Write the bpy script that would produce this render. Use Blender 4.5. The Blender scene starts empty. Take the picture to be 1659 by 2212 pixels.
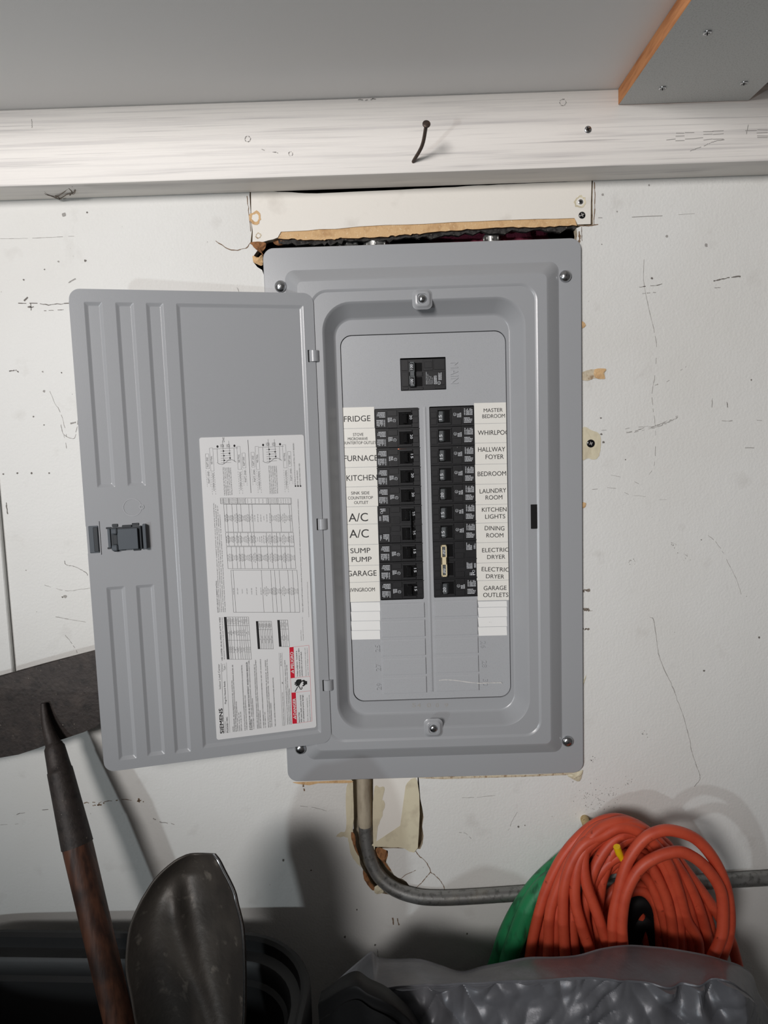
import bpy, bmesh, math, random
from mathutils import Vector, Matrix, noise
from mathutils.geometry import tessellate_polygon

SC = bpy.context.scene
COL = SC.collection
random.seed(7)

# ------------------------------------------------------------------ camera
CAMZ = 1.50
CAMLOC = Vector((0, -0.91, CAMZ))
F, CX, CY = 1500.0, 829.5, 1106.0
_p, _yw, _r = 0.09882936, -0.00304039, -0.03244607
_fw = Vector((math.sin(_yw)*math.cos(_p), math.cos(_yw)*math.cos(_p), -math.sin(_p)))
_rt = Vector((math.cos(_yw), -math.sin(_yw), 0))
_up = _rt.cross(_fw)
RT = math.cos(_r)*_rt + math.sin(_r)*_up
UP = -math.sin(_r)*_rt + math.cos(_r)*_up
FW = _fw
cam = bpy.data.cameras.new('camera')
camo = bpy.data.objects.new('camera', cam); COL.objects.link(camo)
camo.matrix_world = Matrix(((RT.x, UP.x, -FW.x, CAMLOC.x), (RT.y, UP.y, -FW.y, CAMLOC.y), (RT.z, UP.z, -FW.z, CAMLOC.z), (0, 0, 0, 1)))
cam.sensor_fit = 'VERTICAL'; cam.sensor_height = 36.0; cam.lens = F/2212*36.0
cam.clip_start = 0.01
SC.camera = camo

# ------------------------------------------------------------------ world, lights, exposure
w = bpy.data.worlds.new('world'); SC.world = w; w.use_nodes = True
bg = w.node_tree.nodes['Background']; bg.inputs[0].default_value = (1.0, 0.95, 0.92, 1); bg.inputs[1].default_value = 0.075

def light(name, kind, loc, target, energy, color, **kw):
    l = bpy.data.lights.new(name, kind); l.energy = energy; l.color = color
    for k, v in kw.items(): setattr(l, k, v)
    o = bpy.data.objects.new(name, l); COL.objects.link(o); o.location = loc
    d = Vector(target)-Vector(loc); o.rotation_euler = d.to_track_quat('-Z', 'Y').to_euler()
    return o
light('main_spot', 'SPOT', (-0.95, -2.3, 2.0), (0.0, 0, 1.73), 181, (1.0, 0.962, 0.945), spot_size=math.radians(46), spot_blend=0.62, shadow_soft_size=0.30)  # main light; soft cone edge shaped to darken the lower wall
light('cool_left_light', 'AREA', (-1.15, -1.75, 1.10), (0.15, 0, 1.2), 6.0, (0.86, 0.95, 1.0), shape='DISK', size=0.07)  # cool low light from the left, set by its cast shadows; source unseen
SC.view_settings.view_transform = 'Standard'; SC.view_settings.look = 'None'
SC.view_settings.exposure = 0.0; SC.view_settings.gamma = 1.0
SC.view_settings.use_curve_mapping = False

# ------------------------------------------------------------------ projection helpers
def ray(px, py):
    v = RT*((px-CX)/F) - UP*((py-CY)/F) + FW
    return v/v.y
def P(px, py, y=0.0):                      # point of the world seen at that pixel on the plane at depth y
    return CAMLOC + ray(px, py)*(0.91+y)
def PX(px, py, y=0.0): return P(px, py, y).x
def PZ(px, py, y=0.0): return P(px, py, y).z

# ------------------------------------------------------------------ materials
def srgb(r, g, b):
    f = lambda c: c/12.92 if c <= 0.04045 else ((c+0.055)/1.055)**2.4
    return (f(r/255), f(g/255), f(b/255), 1)
MATS = {}
def mat(name, col, rough=0.6, metal=0.0, mottle=None, bump=None, spec=0.5, coat=0.0):
    """mottle: list of (scale xyz, colour, low, high, detail, amount); bump: list of (scale xyz, strength, distance, detail)"""
    m = bpy.data.materials.new(name); m.use_nodes = True; nt = m.node_tree; N = nt.nodes; L = nt.links
    b = N['Principled BSDF']
    b.inputs['Base Color'].default_value = col; b.inputs['Roughness'].default_value = rough
    b.inputs['Metallic'].default_value = metal; b.inputs['Specular IOR Level'].default_value = spec
    b.inputs['Coat Weight'].default_value = coat
    tc = N.new('ShaderNodeTexCoord')
    def nz(scale, detail):
        mp = N.new('ShaderNodeMapping'); mp.inputs['Scale'].default_value = scale
        L.new(tc.outputs['Object'], mp.inputs[0])
        t = N.new('ShaderNodeTexNoise'); t.inputs['Scale'].default_value = 1.0; t.inputs['Detail'].default_value = detail
        L.new(mp.outputs[0], t.inputs['Vector']); return t.outputs[0]
    prev = None
    for (sc, c2, lo, hi, det, amt) in (mottle or []):
        n = nz(sc, det)
        mr = N.new('ShaderNodeMapRange'); mr.inputs[1].default_value = lo; mr.inputs[2].default_value = hi; mr.inputs[4].default_value = amt
        L.new(n, mr.inputs[0])
        mx = N.new('ShaderNodeMix'); mx.data_type = 'RGBA'
        L.new(mr.outputs[0], mx.inputs[0])
        if prev is None: mx.inputs[6].default_value = col
        else: L.new(prev, mx.inputs[6])
        mx.inputs[7].default_value = c2; prev = mx.outputs[2]
    if prev is not None: L.new(prev, b.inputs['Base Color'])
    pb = None
    for (sc, st, dist, det) in (bump or []):
        n = nz(sc, det); bn = N.new('ShaderNodeBump'); bn.inputs['Strength'].default_value = st; bn.inputs['Distance'].default_value = dist
        L.new(n, bn.inputs['Height'])
        if pb: L.new(pb, bn.inputs['Normal'])
        pb = bn.outputs[0]
    if pb: L.new(pb, b.inputs['Normal'])
    MATS[name] = m; return m
def s3(s): return (s, s, s)
WALLC = srgb(224, 224, 221)
mat('wall_paint', WALLC, 0.62,
    mottle=[(s3(3.5), srgb(212, 210, 204), .45, .75, 4, .6), (s3(22), srgb(186, 182, 176), .62, .80, 6, .45), (s3(160), srgb(150, 146, 140), .76, .84, 3, .5)],
    bump=[(s3(300), .55, .0008, 3), (s3(60), .25, .0014, 2)])
mat('patch_paint', srgb(232, 228, 220), 0.6, mottle=[(s3(30), srgb(205, 199, 190), .6, .75, 5, .5)], bump=[(s3(300), .25, .0005, 3)])
mat('cream_paint', srgb(214, 205, 178), 0.6, mottle=[(s3(60), srgb(186, 174, 150), .5, .7, 4, .6)], bump=[(s3(150), .3, .0006, 3)])
mat('tan_board', srgb(214, 178, 132), 0.9, mottle=[(s3(90), srgb(178, 138, 96), .5, .7, 4, .7), (s3(400), srgb(235, 214, 180), .6, .72, 2, .6)], bump=[(s3(500), .6, .0008, 4)])
mat('brown_paper', srgb(150, 104, 66), 0.9, mottle=[(s3(120), srgb(92, 60, 38), .45, .65, 5, .8)], bump=[(s3(200), .8, .0015, 4)])
mat('dark_paper', srgb(62, 60, 58), 0.95, mottle=[(s3(200), srgb(30, 28, 27), .45, .6, 4, .9), (s3(320), srgb(170, 160, 145), .66, .72, 3, .8)], bump=[(s3(300), .9, .0015, 4)])
mat('gypsum', srgb(205, 192, 168), 0.9, mottle=[(s3(150), srgb(140, 110, 80), .5, .65, 4, .8)], bump=[(s3(200), .8, .0015, 4)])
mat('cavity_dark', srgb(34, 29, 27), 0.95, mottle=[(s3(30), srgb(14, 12, 11), .4, .6, 4, .8)])
mat('beam_paint', srgb(232, 228, 223), 0.5,
    mottle=[((3, 40, 160), srgb(180, 176, 176), .50, .76, 6, .75), ((6, 60, 420), srgb(158, 154, 154), .56, .74, 5, .6), ((1.2, 5, 7), srgb(240, 236, 230), .4, .7, 3, .6)],
    bump=[((8, 60, 420), .45, .0008, 5)])
mat('ceiling_board', srgb(244, 243, 242), 0.55, bump=[(s3(700), .2, .0004, 2)], mottle=[(s3(2), srgb(240, 239, 237), .4, .7, 2, .6)])
mat('melamine_grey', srgb(206, 207, 205), 0.5, bump=[(s3(500), .2, .0004, 2)], mottle=[(s3(600), srgb(165, 166, 164), .5, .7, 2, .5)])
mat('raw_mdf', srgb(206, 142, 92), 0.9, mottle=[((25, 25, 180), srgb(168, 104, 62), .45, .7, 5, .8)], bump=[((60, 60, 400), .6, .001, 4)])
mat('enamel', srgb(160, 162, 165), 0.28, mottle=[(s3(900), srgb(158, 160, 163), .5, .7, 2, .5)], bump=[(s3(900), .12, .0003, 2)], spec=.5)
mat('enamel_plate', srgb(172, 174, 177), 0.34, mottle=[(s3(900), srgb(160, 162, 165), .5, .7, 2, .5)], bump=[(s3(900), .12, .0003, 2)])
mat('black_plastic', srgb(29, 29, 31), 0.40, mottle=[(s3(150), srgb(36, 36, 38), .5, .75, 3, .5)])
mat('black_gloss', srgb(16, 16, 17), 0.2)
mat('void', srgb(8, 8, 8), 0.9)
mat('handle_grey', srgb(84, 88, 90), 0.45)
mat('slate_plastic', srgb(84, 90, 96), 0.38, bump=[(s3(300), .1, .0003, 2)])
mat('slate_dark', srgb(50, 54, 58), 0.45)
mat('white_ink', srgb(205, 208, 212), 0.6)
mat('black_ink', srgb(24, 23, 24), 0.6)
mat('grey_ink', srgb(74, 74, 76), 0.6)
mat('red_ink', srgb(202, 22, 48), 0.5)
mat('paper_white', srgb(236, 236, 234), 0.55)
mat('tape_white', srgb(234, 232, 225), 0.42, bump=[(s3(120), .1, .0006, 2)])
mat('sheet_white', srgb(222, 222, 222), 0.38)
mat('cream_plastic', srgb(222, 208, 172), 0.45)
mat('zinc', srgb(196, 198, 200), 0.22, metal=1.0, mottle=[(s3(300), srgb(150, 152, 156), .45, .7, 3, .6)])
mat('galvanised', srgb(150, 150, 148), 0.42, metal=.75, mottle=[(s3(160), srgb(96, 96, 94), .5, .68, 5, .8), (s3(40), srgb(176, 172, 160), .55, .75, 3, .5)], bump=[(s3(600), .25, .0005, 3)])
mat('plaster_smear', srgb(178, 168, 148), 0.75, mottle=[((80, 80, 20), srgb(128, 114, 96), .45, .7, 4, .8)], bump=[(s3(120), .5, .0015, 4)])
mat('rust_iron', srgb(52, 45, 42), 0.6, metal=.25, mottle=[(s3(40), srgb(70, 61, 56), .5, .7, 6, .7), (s3(120), srgb(28, 24, 22), .5, .7, 4, .7), (s3(260), srgb(150, 142, 130), .70, .76, 4, .7)], bump=[(s3(220), .5, .0012, 5)])
mat('shovel_steel', srgb(70, 65, 60), 0.5, metal=.35, mottle=[((25, 25, 12), srgb(50, 46, 43), .42, .62, 6, .85), (s3(70), srgb(112, 106, 98), .62, .74, 6, .8), (s3(14), srgb(46, 44, 42), .5, .66, 3, .7)], bump=[(s3(150), .4, .0012, 5)])
mat('old_wood', srgb(92, 58, 42), 0.5, mottle=[((120, 120, 9), srgb(50, 31, 24), .40, .62, 6, .9), (s3(22), srgb(38, 26, 22), .48, .66, 4, .8)], bump=[((200, 200, 20), .5, .001, 4)])
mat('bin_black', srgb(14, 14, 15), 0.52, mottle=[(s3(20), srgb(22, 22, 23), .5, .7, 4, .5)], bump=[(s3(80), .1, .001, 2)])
mat('bag_grey', srgb(112, 113, 118), 0.36, metal=.15, mottle=[(s3(30), srgb(92, 93, 98), .45, .7, 4, .6)], bump=[(s3(90), .25, .002, 4)])
mat('matte_black', srgb(11, 11, 12), 0.6, spec=.25, bump=[(s3(60), .2, .002, 3)])  # black of the added bag shade and of the loops in the coil
mat('orange_rubber', srgb(202, 80, 52), 0.5, mottle=[(s3(50), srgb(180, 62, 40), .45, .7, 4, .6), (s3(130), srgb(110, 34, 22), .66, .76, 4, .8)], bump=[(s3(500), .2, .0004, 3)])
mat('green_rubber', srgb(30, 128, 78), 0.5, mottle=[((90, 90, 30), srgb(18, 70, 44), .5, .66, 5, .8)], bump=[(s3(300), .3, .0006, 3)])
mat('yellow_vinyl', srgb(236, 190, 12), 0.4, mottle=[(s3(300), srgb(160, 120, 20), .66, .74, 3, .7)])
mat('peg_paint', srgb(206, 182, 128), 0.7, mottle=[(s3(200), srgb(150, 112, 70), .5, .68, 4, .8)], bump=[(s3(300), .5, .001, 4)])
mat('iron_nail', srgb(72, 62, 56), 0.5, metal=.5, mottle=[(s3(400), srgb(110, 84, 66), .5, .7, 4, .6)])
mat('insulation', srgb(150, 62, 86), 0.95, bump=[(s3(120), .9, .004, 5)])
mat('copper', srgb(190, 110, 80), 0.3, metal=.9)
mat('graphite', srgb(158, 155, 151), 0.8)
mat('graphite_dark', srgb(112, 107, 102), 0.8)
mat('crack_brown', srgb(126, 104, 84), 0.9)
mat('dust', srgb(128, 118, 108), 0.95)
mat('chalk', srgb(208, 206, 202), 0.8)
mat('floor_concrete', srgb(120, 116, 110), 0.8, mottle=[(s3(8), srgb(90, 87, 82), .45, .7, 5, .7)])
M = MATS

# ------------------------------------------------------------------ object helpers
WL = {}                                     # world location of every object made
def empty(name, loc, label=None, cat=None, group=None):
    o = bpy.data.objects.new(name, None); COL.objects.link(o); o.location = loc; o.empty_display_size = .05
    WL[o] = Vector(loc)
    if label: o['label'] = label
    if cat: o['category'] = cat
    if group: o['group'] = group
    return o
def link(name, me, parent=None, loc=(0, 0, 0), label=None, cat=None, kind=None, group=None, rot=None, local=False):
    """loc is a world location unless local (then relative to the parent)"""
    o = bpy.data.objects.new(name, me); COL.objects.link(o)
    loc = Vector(loc)
    if parent is not None:
        o.parent = parent
        if local: WL[o] = WL[parent]+loc; o.location = loc
        else: WL[o] = loc; o.location = loc-WL[parent]
    else: o.location = loc; WL[o] = loc
    if rot: o.rotation_euler = rot
    if label: o['label'] = label
    if cat: o['category'] = cat
    if kind: o['kind'] = kind
    if group: o['group'] = group
    return o
def tomesh(name, bm, mats, smooth=None, flat=None):
    me = bpy.data.meshes.new(name); bm.to_mesh(me); bm.free()
    for m in (mats if isinstance(mats, (list, tuple)) else [mats]): me.materials.append(M[m])
    if smooth is not None:
        me.polygons.foreach_set('use_smooth', [True]*len(me.polygons)); me.set_sharp_from_angle(angle=math.radians(smooth))
        if flat is not None: me.polygons.foreach_set('use_smooth', [abs(p.normal.dot(flat)) < .9995 for p in me.polygons])
    me.update(); return me
def place(name, bm, mats, parent=None, smooth=None, origin=None, flat=None, **kw):
    """bm in world coordinates: recentre and link"""
    if origin is None:
        lo = Vector((1e9,)*3); hi = Vector((-1e9,)*3)
        for v in bm.verts:
            for i in range(3): lo[i] = min(lo[i], v.co[i]); hi[i] = max(hi[i], v.co[i])
        origin = (lo+hi)/2; 
        if parent is None: origin.z = lo.z
    origin = Vector(origin)
    for v in bm.verts: v.co -= origin
    return link(name, tomesh(name, bm, mats, smooth, flat), parent, origin, **kw)
def box(bm, lo, hi, mi=0, bev=0.0, seg=1):
    lo, hi = Vector(lo), Vector(hi)
    vs = [bm.verts.new((x, y, z)) for x in (lo.x, hi.x) for y in (lo.y, hi.y) for z in (lo.z, hi.z)]
    fs = []
    for idx in ((0, 1, 3, 2), (4, 6, 7, 5), (0, 4, 5, 1), (2, 3, 7, 6), (0, 2, 6, 4), (1, 5, 7, 3)):
        f = bm.faces.new([vs[i] for i in idx]); f.material_index = mi; fs.append(f)
    if bev:
        es = {e for f in fs for e in f.edges}
        r = bmesh.ops.bevel(bm, geom=list(es), offset=bev, segments=seg, affect='EDGES', profile=.5)
        for f in r['faces']: f.material_index = mi
    return vs
def fill(bm, loops, mi=0):
    """fill a polygon with holes; loops are lists of Vectors; returns vert lists"""
    pts = [Vector(p) for l in loops for p in l]
    tris = tessellate_polygon([[Vector(p) for p in l] for l in loops])
    vs = [bm.verts.new(p) for p in pts]
    for t in tris:
        try: f = bm.faces.new([vs[i] for i in t]); f.material_index = mi
        except ValueError: pass
    out = []; k = 0
    for l in loops: out.append(vs[k:k+len(l)]); k += len(l)
    return out
def slab(bm, loops, thick, mi=0, side=0, face=Vector((0, -1, 0))):
    """polygon (front face) extruded backwards along -face*thick"""
    vl = fill(bm, loops, mi)
    for l in vl:
        bk = [bm.verts.new(v.co-face*thick) for v in l]
        for i in range(len(l)):
            j = (i+1) % len(l)
            f = bm.faces.new((l[i], l[j], bk[j], bk[i])); f.material_index = side
    orient(bm, face)
def orient(bm, face):
    bmesh.ops.recalc_face_normals(bm, faces=bm.faces[:])
    fs = [f for f in bm.faces if abs(f.normal.dot(face)) > .9]
    s = sum(f.normal.dot(face)*f.calc_area() for f in fs)
    if s < 0: bmesh.ops.reverse_faces(bm, faces=bm.faces[:])
def rrect(x0, x1, z0, z1, r, n=6):
    """rounded rectangle in 2-D, counter-clockwise from the lower-right corner"""
    pts = []
    for cx, cz, a0 in ((x1-r, z0+r, -90), (x1-r, z1-r, 0), (x0+r, z1-r, 90), (x0+r, z0+r, 180)):
        for i in range(n+1):
            a = math.radians(a0+90*i/n); pts.append((cx+r*math.cos(a), cz+r*math.sin(a)))
    return pts
def catmull(pts, n=6, closed=False):
    pts = [Vector(p) for p in pts]; out = []
    m = len(pts); rng = range(m) if closed else range(m-1)
    for i in rng:
        if closed: a, b, c, d = pts[i-1], pts[i], pts[(i+1) % m], pts[(i+2) % m]
        else:
            b, c = pts[i], pts[i+1]; a = pts[i-1] if i > 0 else b*2-c; d = pts[i+2] if i+2 < m else c*2-b
        for k in range(n):
            t = k/n
            out.append(.5*((2*b)+(c-a)*t+(2*a-5*b+4*c-d)*t*t+(3*b-a-3*c+d)*t**3))
    if not closed: out.append(pts[-1])
    return out
def tube(bm, pts, rad, seg=10, cap=True, mi=0, flat=1.0):
    """rad: number or list"""
    n = len(pts); rings = []
    t0 = (pts[1]-pts[0]).normalized(); up = Vector((0, 0, 1)) if abs(t0.z) < .9 else Vector((1, 0, 0))
    nrm = (up-t0*up.dot(t0)).normalized()
    for i, p in enumerate(pts):
        t = (pts[min(i+1, n-1)]-pts[max(i-1, 0)]).normalized()
        nrm = (nrm-t*nrm.dot(t)).normalized(); b = t.cross(nrm)
        r = rad[i] if isinstance(rad, (list, tuple)) else rad
        rings.append([bm.verts.new(p+nrm*(r*math.cos(2*math.pi*k/seg))+b*(r*flat*math.sin(2*math.pi*k/seg))) for k in range(seg)])
    for a, b in zip(rings, rings[1:]):
        for k in range(seg):
            f = bm.faces.new((a[k], a[(k+1) % seg], b[(k+1) % seg], b[k])); f.material_index = mi; f.smooth = True
    if cap:
        for rg, rev in ((rings[0], True), (rings[-1], False)):
            f = bm.faces.new(rg[::-1] if rev else rg); f.material_index = mi
    return rings
def lathe(bm, prof, seg=20, mi=0, axis='y'):
    """profile of (radius, along) revolved about -y; used for screw heads"""
    rings = []
    for r, h in prof:
        rings.append([bm.verts.new((r*math.cos(2*math.pi*k/seg), -h, r*math.sin(2*math.pi*k/seg))) for k in range(seg)])
    for a, b in zip(rings, rings[1:]):
        for k in range(seg):
            f = bm.faces.new((a[k], a[(k+1) % seg], b[(k+1) % seg], b[k])); f.material_index = mi; f.smooth = True
    f = bm.faces.new(rings[-1]); f.material_index = mi
    bmesh.ops.recalc_face_normals(bm, faces=bm.faces[:])

# text -------------------------------------------------------------
_TX = {}
def glyphs(body, bold=0.0, res=2):
    k = (body, bold, res)
    if k not in _TX:
        cu = bpy.data.curves.new('t', 'FONT'); cu.body = body; cu.size = 1; cu.resolution_u = res; cu.offset = bold
        o = bpy.data.objects.new('t', cu); me = o.to_mesh()
        V = [(v.co.x, v.co.y) for v in me.vertices]; Fs = [tuple(p.vertices) for p in me.polygons]
        o.to_mesh_clear(); bpy.data.objects.remove(o); bpy.data.curves.remove(cu)
        x0 = min((v[0] for v in V), default=0); x1 = max((v[0] for v in V), default=1)
        _TX[k] = ([(v[0]-x0, v[1]) for v in V], Fs, max(x1-x0, 1e-6))
    return _TX[k]
CAP = 0.69
class Ink:
    def __init__(s): s.V = []; s.F = []; s.MI = []
    def text(s, body, o, ex, ey, width=None, cap=None, bold=0.0, res=2, mi=0, clip=None):
        """o = left end of baseline, ex / ey unit vectors; clip = list of (point, normal) removing the outside half"""
        if bold > .006:
            bb = bold*(cap/CAP if cap else width/glyphs(body, 0, res)[2])
            nn = ex.cross(ey)
            for k_, (dx, dy) in enumerate(((-1, -.7), (1, -.7), (-1, .7))): s.text(body, o+ex*(dx*bb)+ey*(dy*bb)+nn*(.00003*(k_+1)), ex, ey, width, cap, 0, res, mi, clip)
            o = o+ex*bb+ey*(.7*bb)
        V, Fs, wd = glyphs(body, 0, res)
        sy = (cap/CAP) if cap else width/wd
        sx = width/wd if width else sy
        pts = [o+ex*(x*sx)+ey*(y*sy) for x, y in V]
        if clip:
            bm = bmesh.new(); vs = [bm.verts.new(p) for p in pts]
            for f in Fs:
                try: bm.faces.new([vs[i] for i in f])
                except ValueError: pass
            for co, no in clip:
                bmesh.ops.bisect_plane(bm, geom=bm.verts[:]+bm.edges[:]+bm.faces[:], plane_co=co, plane_no=no, clear_outer=True)
            bm.verts.index_update(); pts = [v.co.copy() for v in bm.verts]; Fs = [tuple(v.index for v in f.verts) for f in bm.faces]; bm.free()
        k = len(s.V); s.V += pts; s.F += [tuple(i+k for i in f) for f in Fs]; s.MI += [mi]*len(Fs)
    def quad(s, a, b, c, d, mi=0):
        k = len(s.V); s.V += [a, b, c, d]; s.F.append((k, k+1, k+2, k+3)); s.MI.append(mi)
    def rect(s, o, ex, ey, x0, x1, y0, y1, mi=0):
        s.quad(o+ex*x0+ey*y0, o+ex*x1+ey*y0, o+ex*x1+ey*y1, o+ex*x0+ey*y1, mi)
    def poly(s, pts, mi=0):
        tr = tessellate_polygon([pts]); k = len(s.V); s.V += list(pts)
        for t in tr: s.F.append(tuple(i+k for i in t)); s.MI.append(mi)
    def line(s, a, b, n, wd, mi=0):
        d = (b-a); 
        if d.length < 1e-9: return
        q = d.normalized().cross(n)*(wd/2); s.quad(a-q, b-q, b+q, a+q, mi)
    def ring(s, c, ex, ey, r, wd, seg=14, mi=0):
        for i in range(seg):
            a, b = 2*math.pi*i/seg, 2*math.pi*(i+1)/seg
            f = lambda t, rr: c+ex*(rr*math.cos(t))+ey*(rr*math.sin(t))
            s.quad(f(a, r-wd), f(b, r-wd), f(b, r), f(a, r), mi)
    def build(s, name, mats, parent, origin=None, local=False, **kw):
        origin = Vector(origin) if origin is not None else (sum((Vector(v) for v in s.V), Vector())/len(s.V))
        me = bpy.data.meshes.new(name)
        me.from_pydata([tuple(Vector(v)-origin) for v in s.V], [], s.F)
        for m in (mats if isinstance(mats, (list, tuple)) else [mats]): me.materials.append(M[m])
        me.polygons.foreach_set('material_index', s.MI); me.update()
        return link(name, me, parent, origin, local=local, **kw)
EX, EZ, NY = Vector((1, 0, 0)), Vector((0, 0, 1)), Vector((0, -1, 0))

# ================================================================== STRUCTURE
BEAM_Z0, BEAM_Y, CEIL_Z = CAMZ+0.319, -0.047, CAMZ+0.4065
hole = [(541, 400), (539, 422), (540, 440), (541.5, 458), (540, 470), (543, 486), (544, 500), (542, 516), (541, 526),
        (550, 530), (557, 540), (549, 551), (547, 566), (556, 577), (566, 583), (571, 597), (576, 620), (600, 1000), (632, 1630), (650, 1668), (700, 1672),
        (748, 1673), (757, 1680), (762, 1692), (762, 1740), (764, 1790), (758, 1800), (761, 1812), (768, 1830), (773, 1850), (779, 1868), (787, 1885), (795, 1903), (803, 1916), (812, 1927), (826, 1930), (850, 1934), (893, 1944),
        (914, 1926), (900, 1921), (886, 1916), (878, 1905), (870, 1899), (860, 1896), (851, 1890), (843, 1876), (834, 1862), (838, 1848), (838, 1838), (826, 1833), (850, 1832), (880, 1833), (908, 1834), (913, 1822), (915, 1806), (912, 1786), (915, 1765), (912, 1745), (908, 1726), (906, 1700), (904, 1676),
        (1200, 1655), (1225, 1640), (1232, 1000), (1236, 560), (1244, 530), (1247, 505), (1245, 493), (1254, 489), (1281, 486.5), (1280, 430), (1281, 380)]
def loopP(pts, y): return [P(a, b, y) for a, b in pts]
bm = bmesh.new()
outer = [Vector((-1.6, 0, 0)), Vector((1.6, 0, 0)), Vector((1.6, 0, CEIL_Z)), Vector((-1.6, 0, CEIL_Z))]
slab(bm, [outer, loopP(hole, 0)], 0.013, 0, 1)
wall = place('wall_back', bm, ['wall_paint', 'gypsum'], kind='structure', origin=(0, 0, 0))
bm = bmesh.new(); box(bm, (-1.6, .105, 0), (1.6, .12, CEIL_Z)); place('wall_sheathing', bm, 'cavity_dark', kind='structure')
bm = bmesh.new(); box(bm, (-1.6, -2.9, -.02), (1.6, .12, 0)); place('floor', bm, 'floor_concrete', kind='structure')
bm = bmesh.new(); box(bm, (-1.6, -.31, CEIL_Z), (1.6, .12, CEIL_Z+.018)); place('ceiling', bm, 'ceiling_board', kind='structure')
# beam on the wall
bm = bmesh.new(); box(bm, (-1.6, BEAM_Y, BEAM_Z0), (1.6, 0.0, CEIL_Z-.0004), bev=.0025, seg=2)
beam = place('trim_1', bm, 'beam_paint', kind='structure', origin=(0, BEAM_Y, BEAM_Z0), smooth=40)
# vertical board at the left edge
bm = bmesh.new(); box(bm, (-.62, -.007, PZ(0, 1560)), (-.5062, 0.0, PZ(0, 1030)), bev=.0012)
trim2 = place('trim_2', bm, 'wall_paint', kind='structure', origin=(-.55, 0, PZ(0, 1560)))

# screws -----------------------------------------------------------
def pan_head(r, slot=True, cross=False):
    bm = bmesh.new()
    lathe(bm, [(r, 0), (r, r*.12), (r*.93, r*.34), (r*.72, r*.56), (r*.4, r*.68), (r*.12, r*.72)], 24)
    return tomesh('screw', bm, 'zinc')
def slot_mesh(r, cross, ang):
    bm = bmesh.new(); h = r*.74
    for a in ([ang, ang+math.pi/2] if cross else [ang]):
        L = r*(.55 if cross else .86); wd = r*.13
        d = Vector((math.cos(a), 0, math.sin(a))); q = Vector((-math.sin(a), 0, math.cos(a)))
        v = [bm.verts.new(d*(sx*L)+q*(sz*wd)+Vector((0, -(h if sx == 0 else r*(.62 if cross else .42)), 0))) for sx in (-1, 0, 1) for sz in (-1, 1)]
        for i in (0, 2): bm.faces.new((v[i], v[i+1], v[i+3], v[i+2]))
    bmesh.ops.recalc_face_normals(bm, faces=bm.faces[:])
    return tomesh('slot', bm, 'void')
def flat_head(r, m1):
    bm = bmesh.new(); lathe(bm, [(r, 0), (r, .0006), (r*.9, .0012), (r*.35, .0010)], 20)
    return tomesh('screw', bm, m1)
def cross_mesh(r, mname='void', y=.0014):
    bm = bmesh.new()
    for a in (.4, .4+math.pi/2):
        d = Vector((math.cos(a), 0, math.sin(a))); q = Vector((-math.sin(a), 0, math.cos(a)))
        vs = [bm.verts.new(d*(sx*r*.6)+q*(sz*r*.14)+Vector((0, -y-.0001*a, 0))) for sx, sz in ((-1, -1), (1, -1), (1, 1), (-1, 1))]
        bm.faces.new(vs)
    return tomesh('slot', bm, mname)
zinc_flat = flat_head(.0042, 'zinc'); zinc_cross = cross_mesh(.0042)
black_flat = flat_head(.0042, 'black_gloss'); black_cross = cross_mesh(.0042, 'graphite')
def add_flat(parent, px, py, y, rot=None, black=False, name='screw', deep=True, s=1.0):
    o = link(name, black_flat if black else zinc_flat, parent, P(px, py, y), rot=rot)
    o.scale = (s, s, s)
    if deep:
        c = link('slot', black_cross if black else zinc_cross, o, (0, 0, 0), local=True)
    return o
add_flat(beam, 1270, 280, BEAM_Y)

# nail ---------------------------------------------------------------
nb = P(893, 349, BEAM_Y); nh = P(921, 269, BEAM_Y-.055)
nmid = P(912, 314, BEAM_Y-.025)
bm = bmesh.new()
pts = catmull([nb+Vector((0, .012, -.001)), nb, nmid, nh], 6)
tube(bm, pts, .0021, 10)
nroot = place('bent_nail', bm, 'iron_nail', smooth=60, origin=nb, label='bent rusty nail sticking out of the white beam', cat='nail')
bm = bmesh.new(); d = (pts[-1]-pts[-3]).normalized()
tube(bm, [nh-d*.0008, nh, nh+d*.0014, nh+d*.0022], [.0030, .0045, .0045, .0034], 14)
place('nail_head', bm, 'iron_nail', nroot, smooth=50)
# filled knot marks and a dark scrape on the beam, cobweb
# lower board screwed under the ceiling -------------------------------
bx0, bx1 = .2890, .4430; bz0 = CAMZ+.3878
bm = bmesh.new(); box(bm, (bx0, -.31, bz0), (bx1, BEAM_Y-.0006, CEIL_Z-.0004), bev=.0006)
for f in bm.faces:
    f.material_index = 0 if f.normal.z < -.9 else 1
board = place('fibreboard_strip', bm, ['melamine_grey', 'raw_mdf'], label='grey faced fibreboard strip with raw brown edge screwed under the ceiling', cat='board')
def on_plane_z(px, py, z):
    v = ray(px, py); return CAMLOC+v*((z-CAMZ)/v.z)
for a, b in ((1528, 70), (1431, 190), (1607, 179)):
    p = on_plane_z(a, b, bz0)
    o = link('screw', zinc_flat, board, p, rot=(math.radians(90), 0, 0)); link('slot', zinc_cross, o, (0, 0, 0), local=True)

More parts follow.
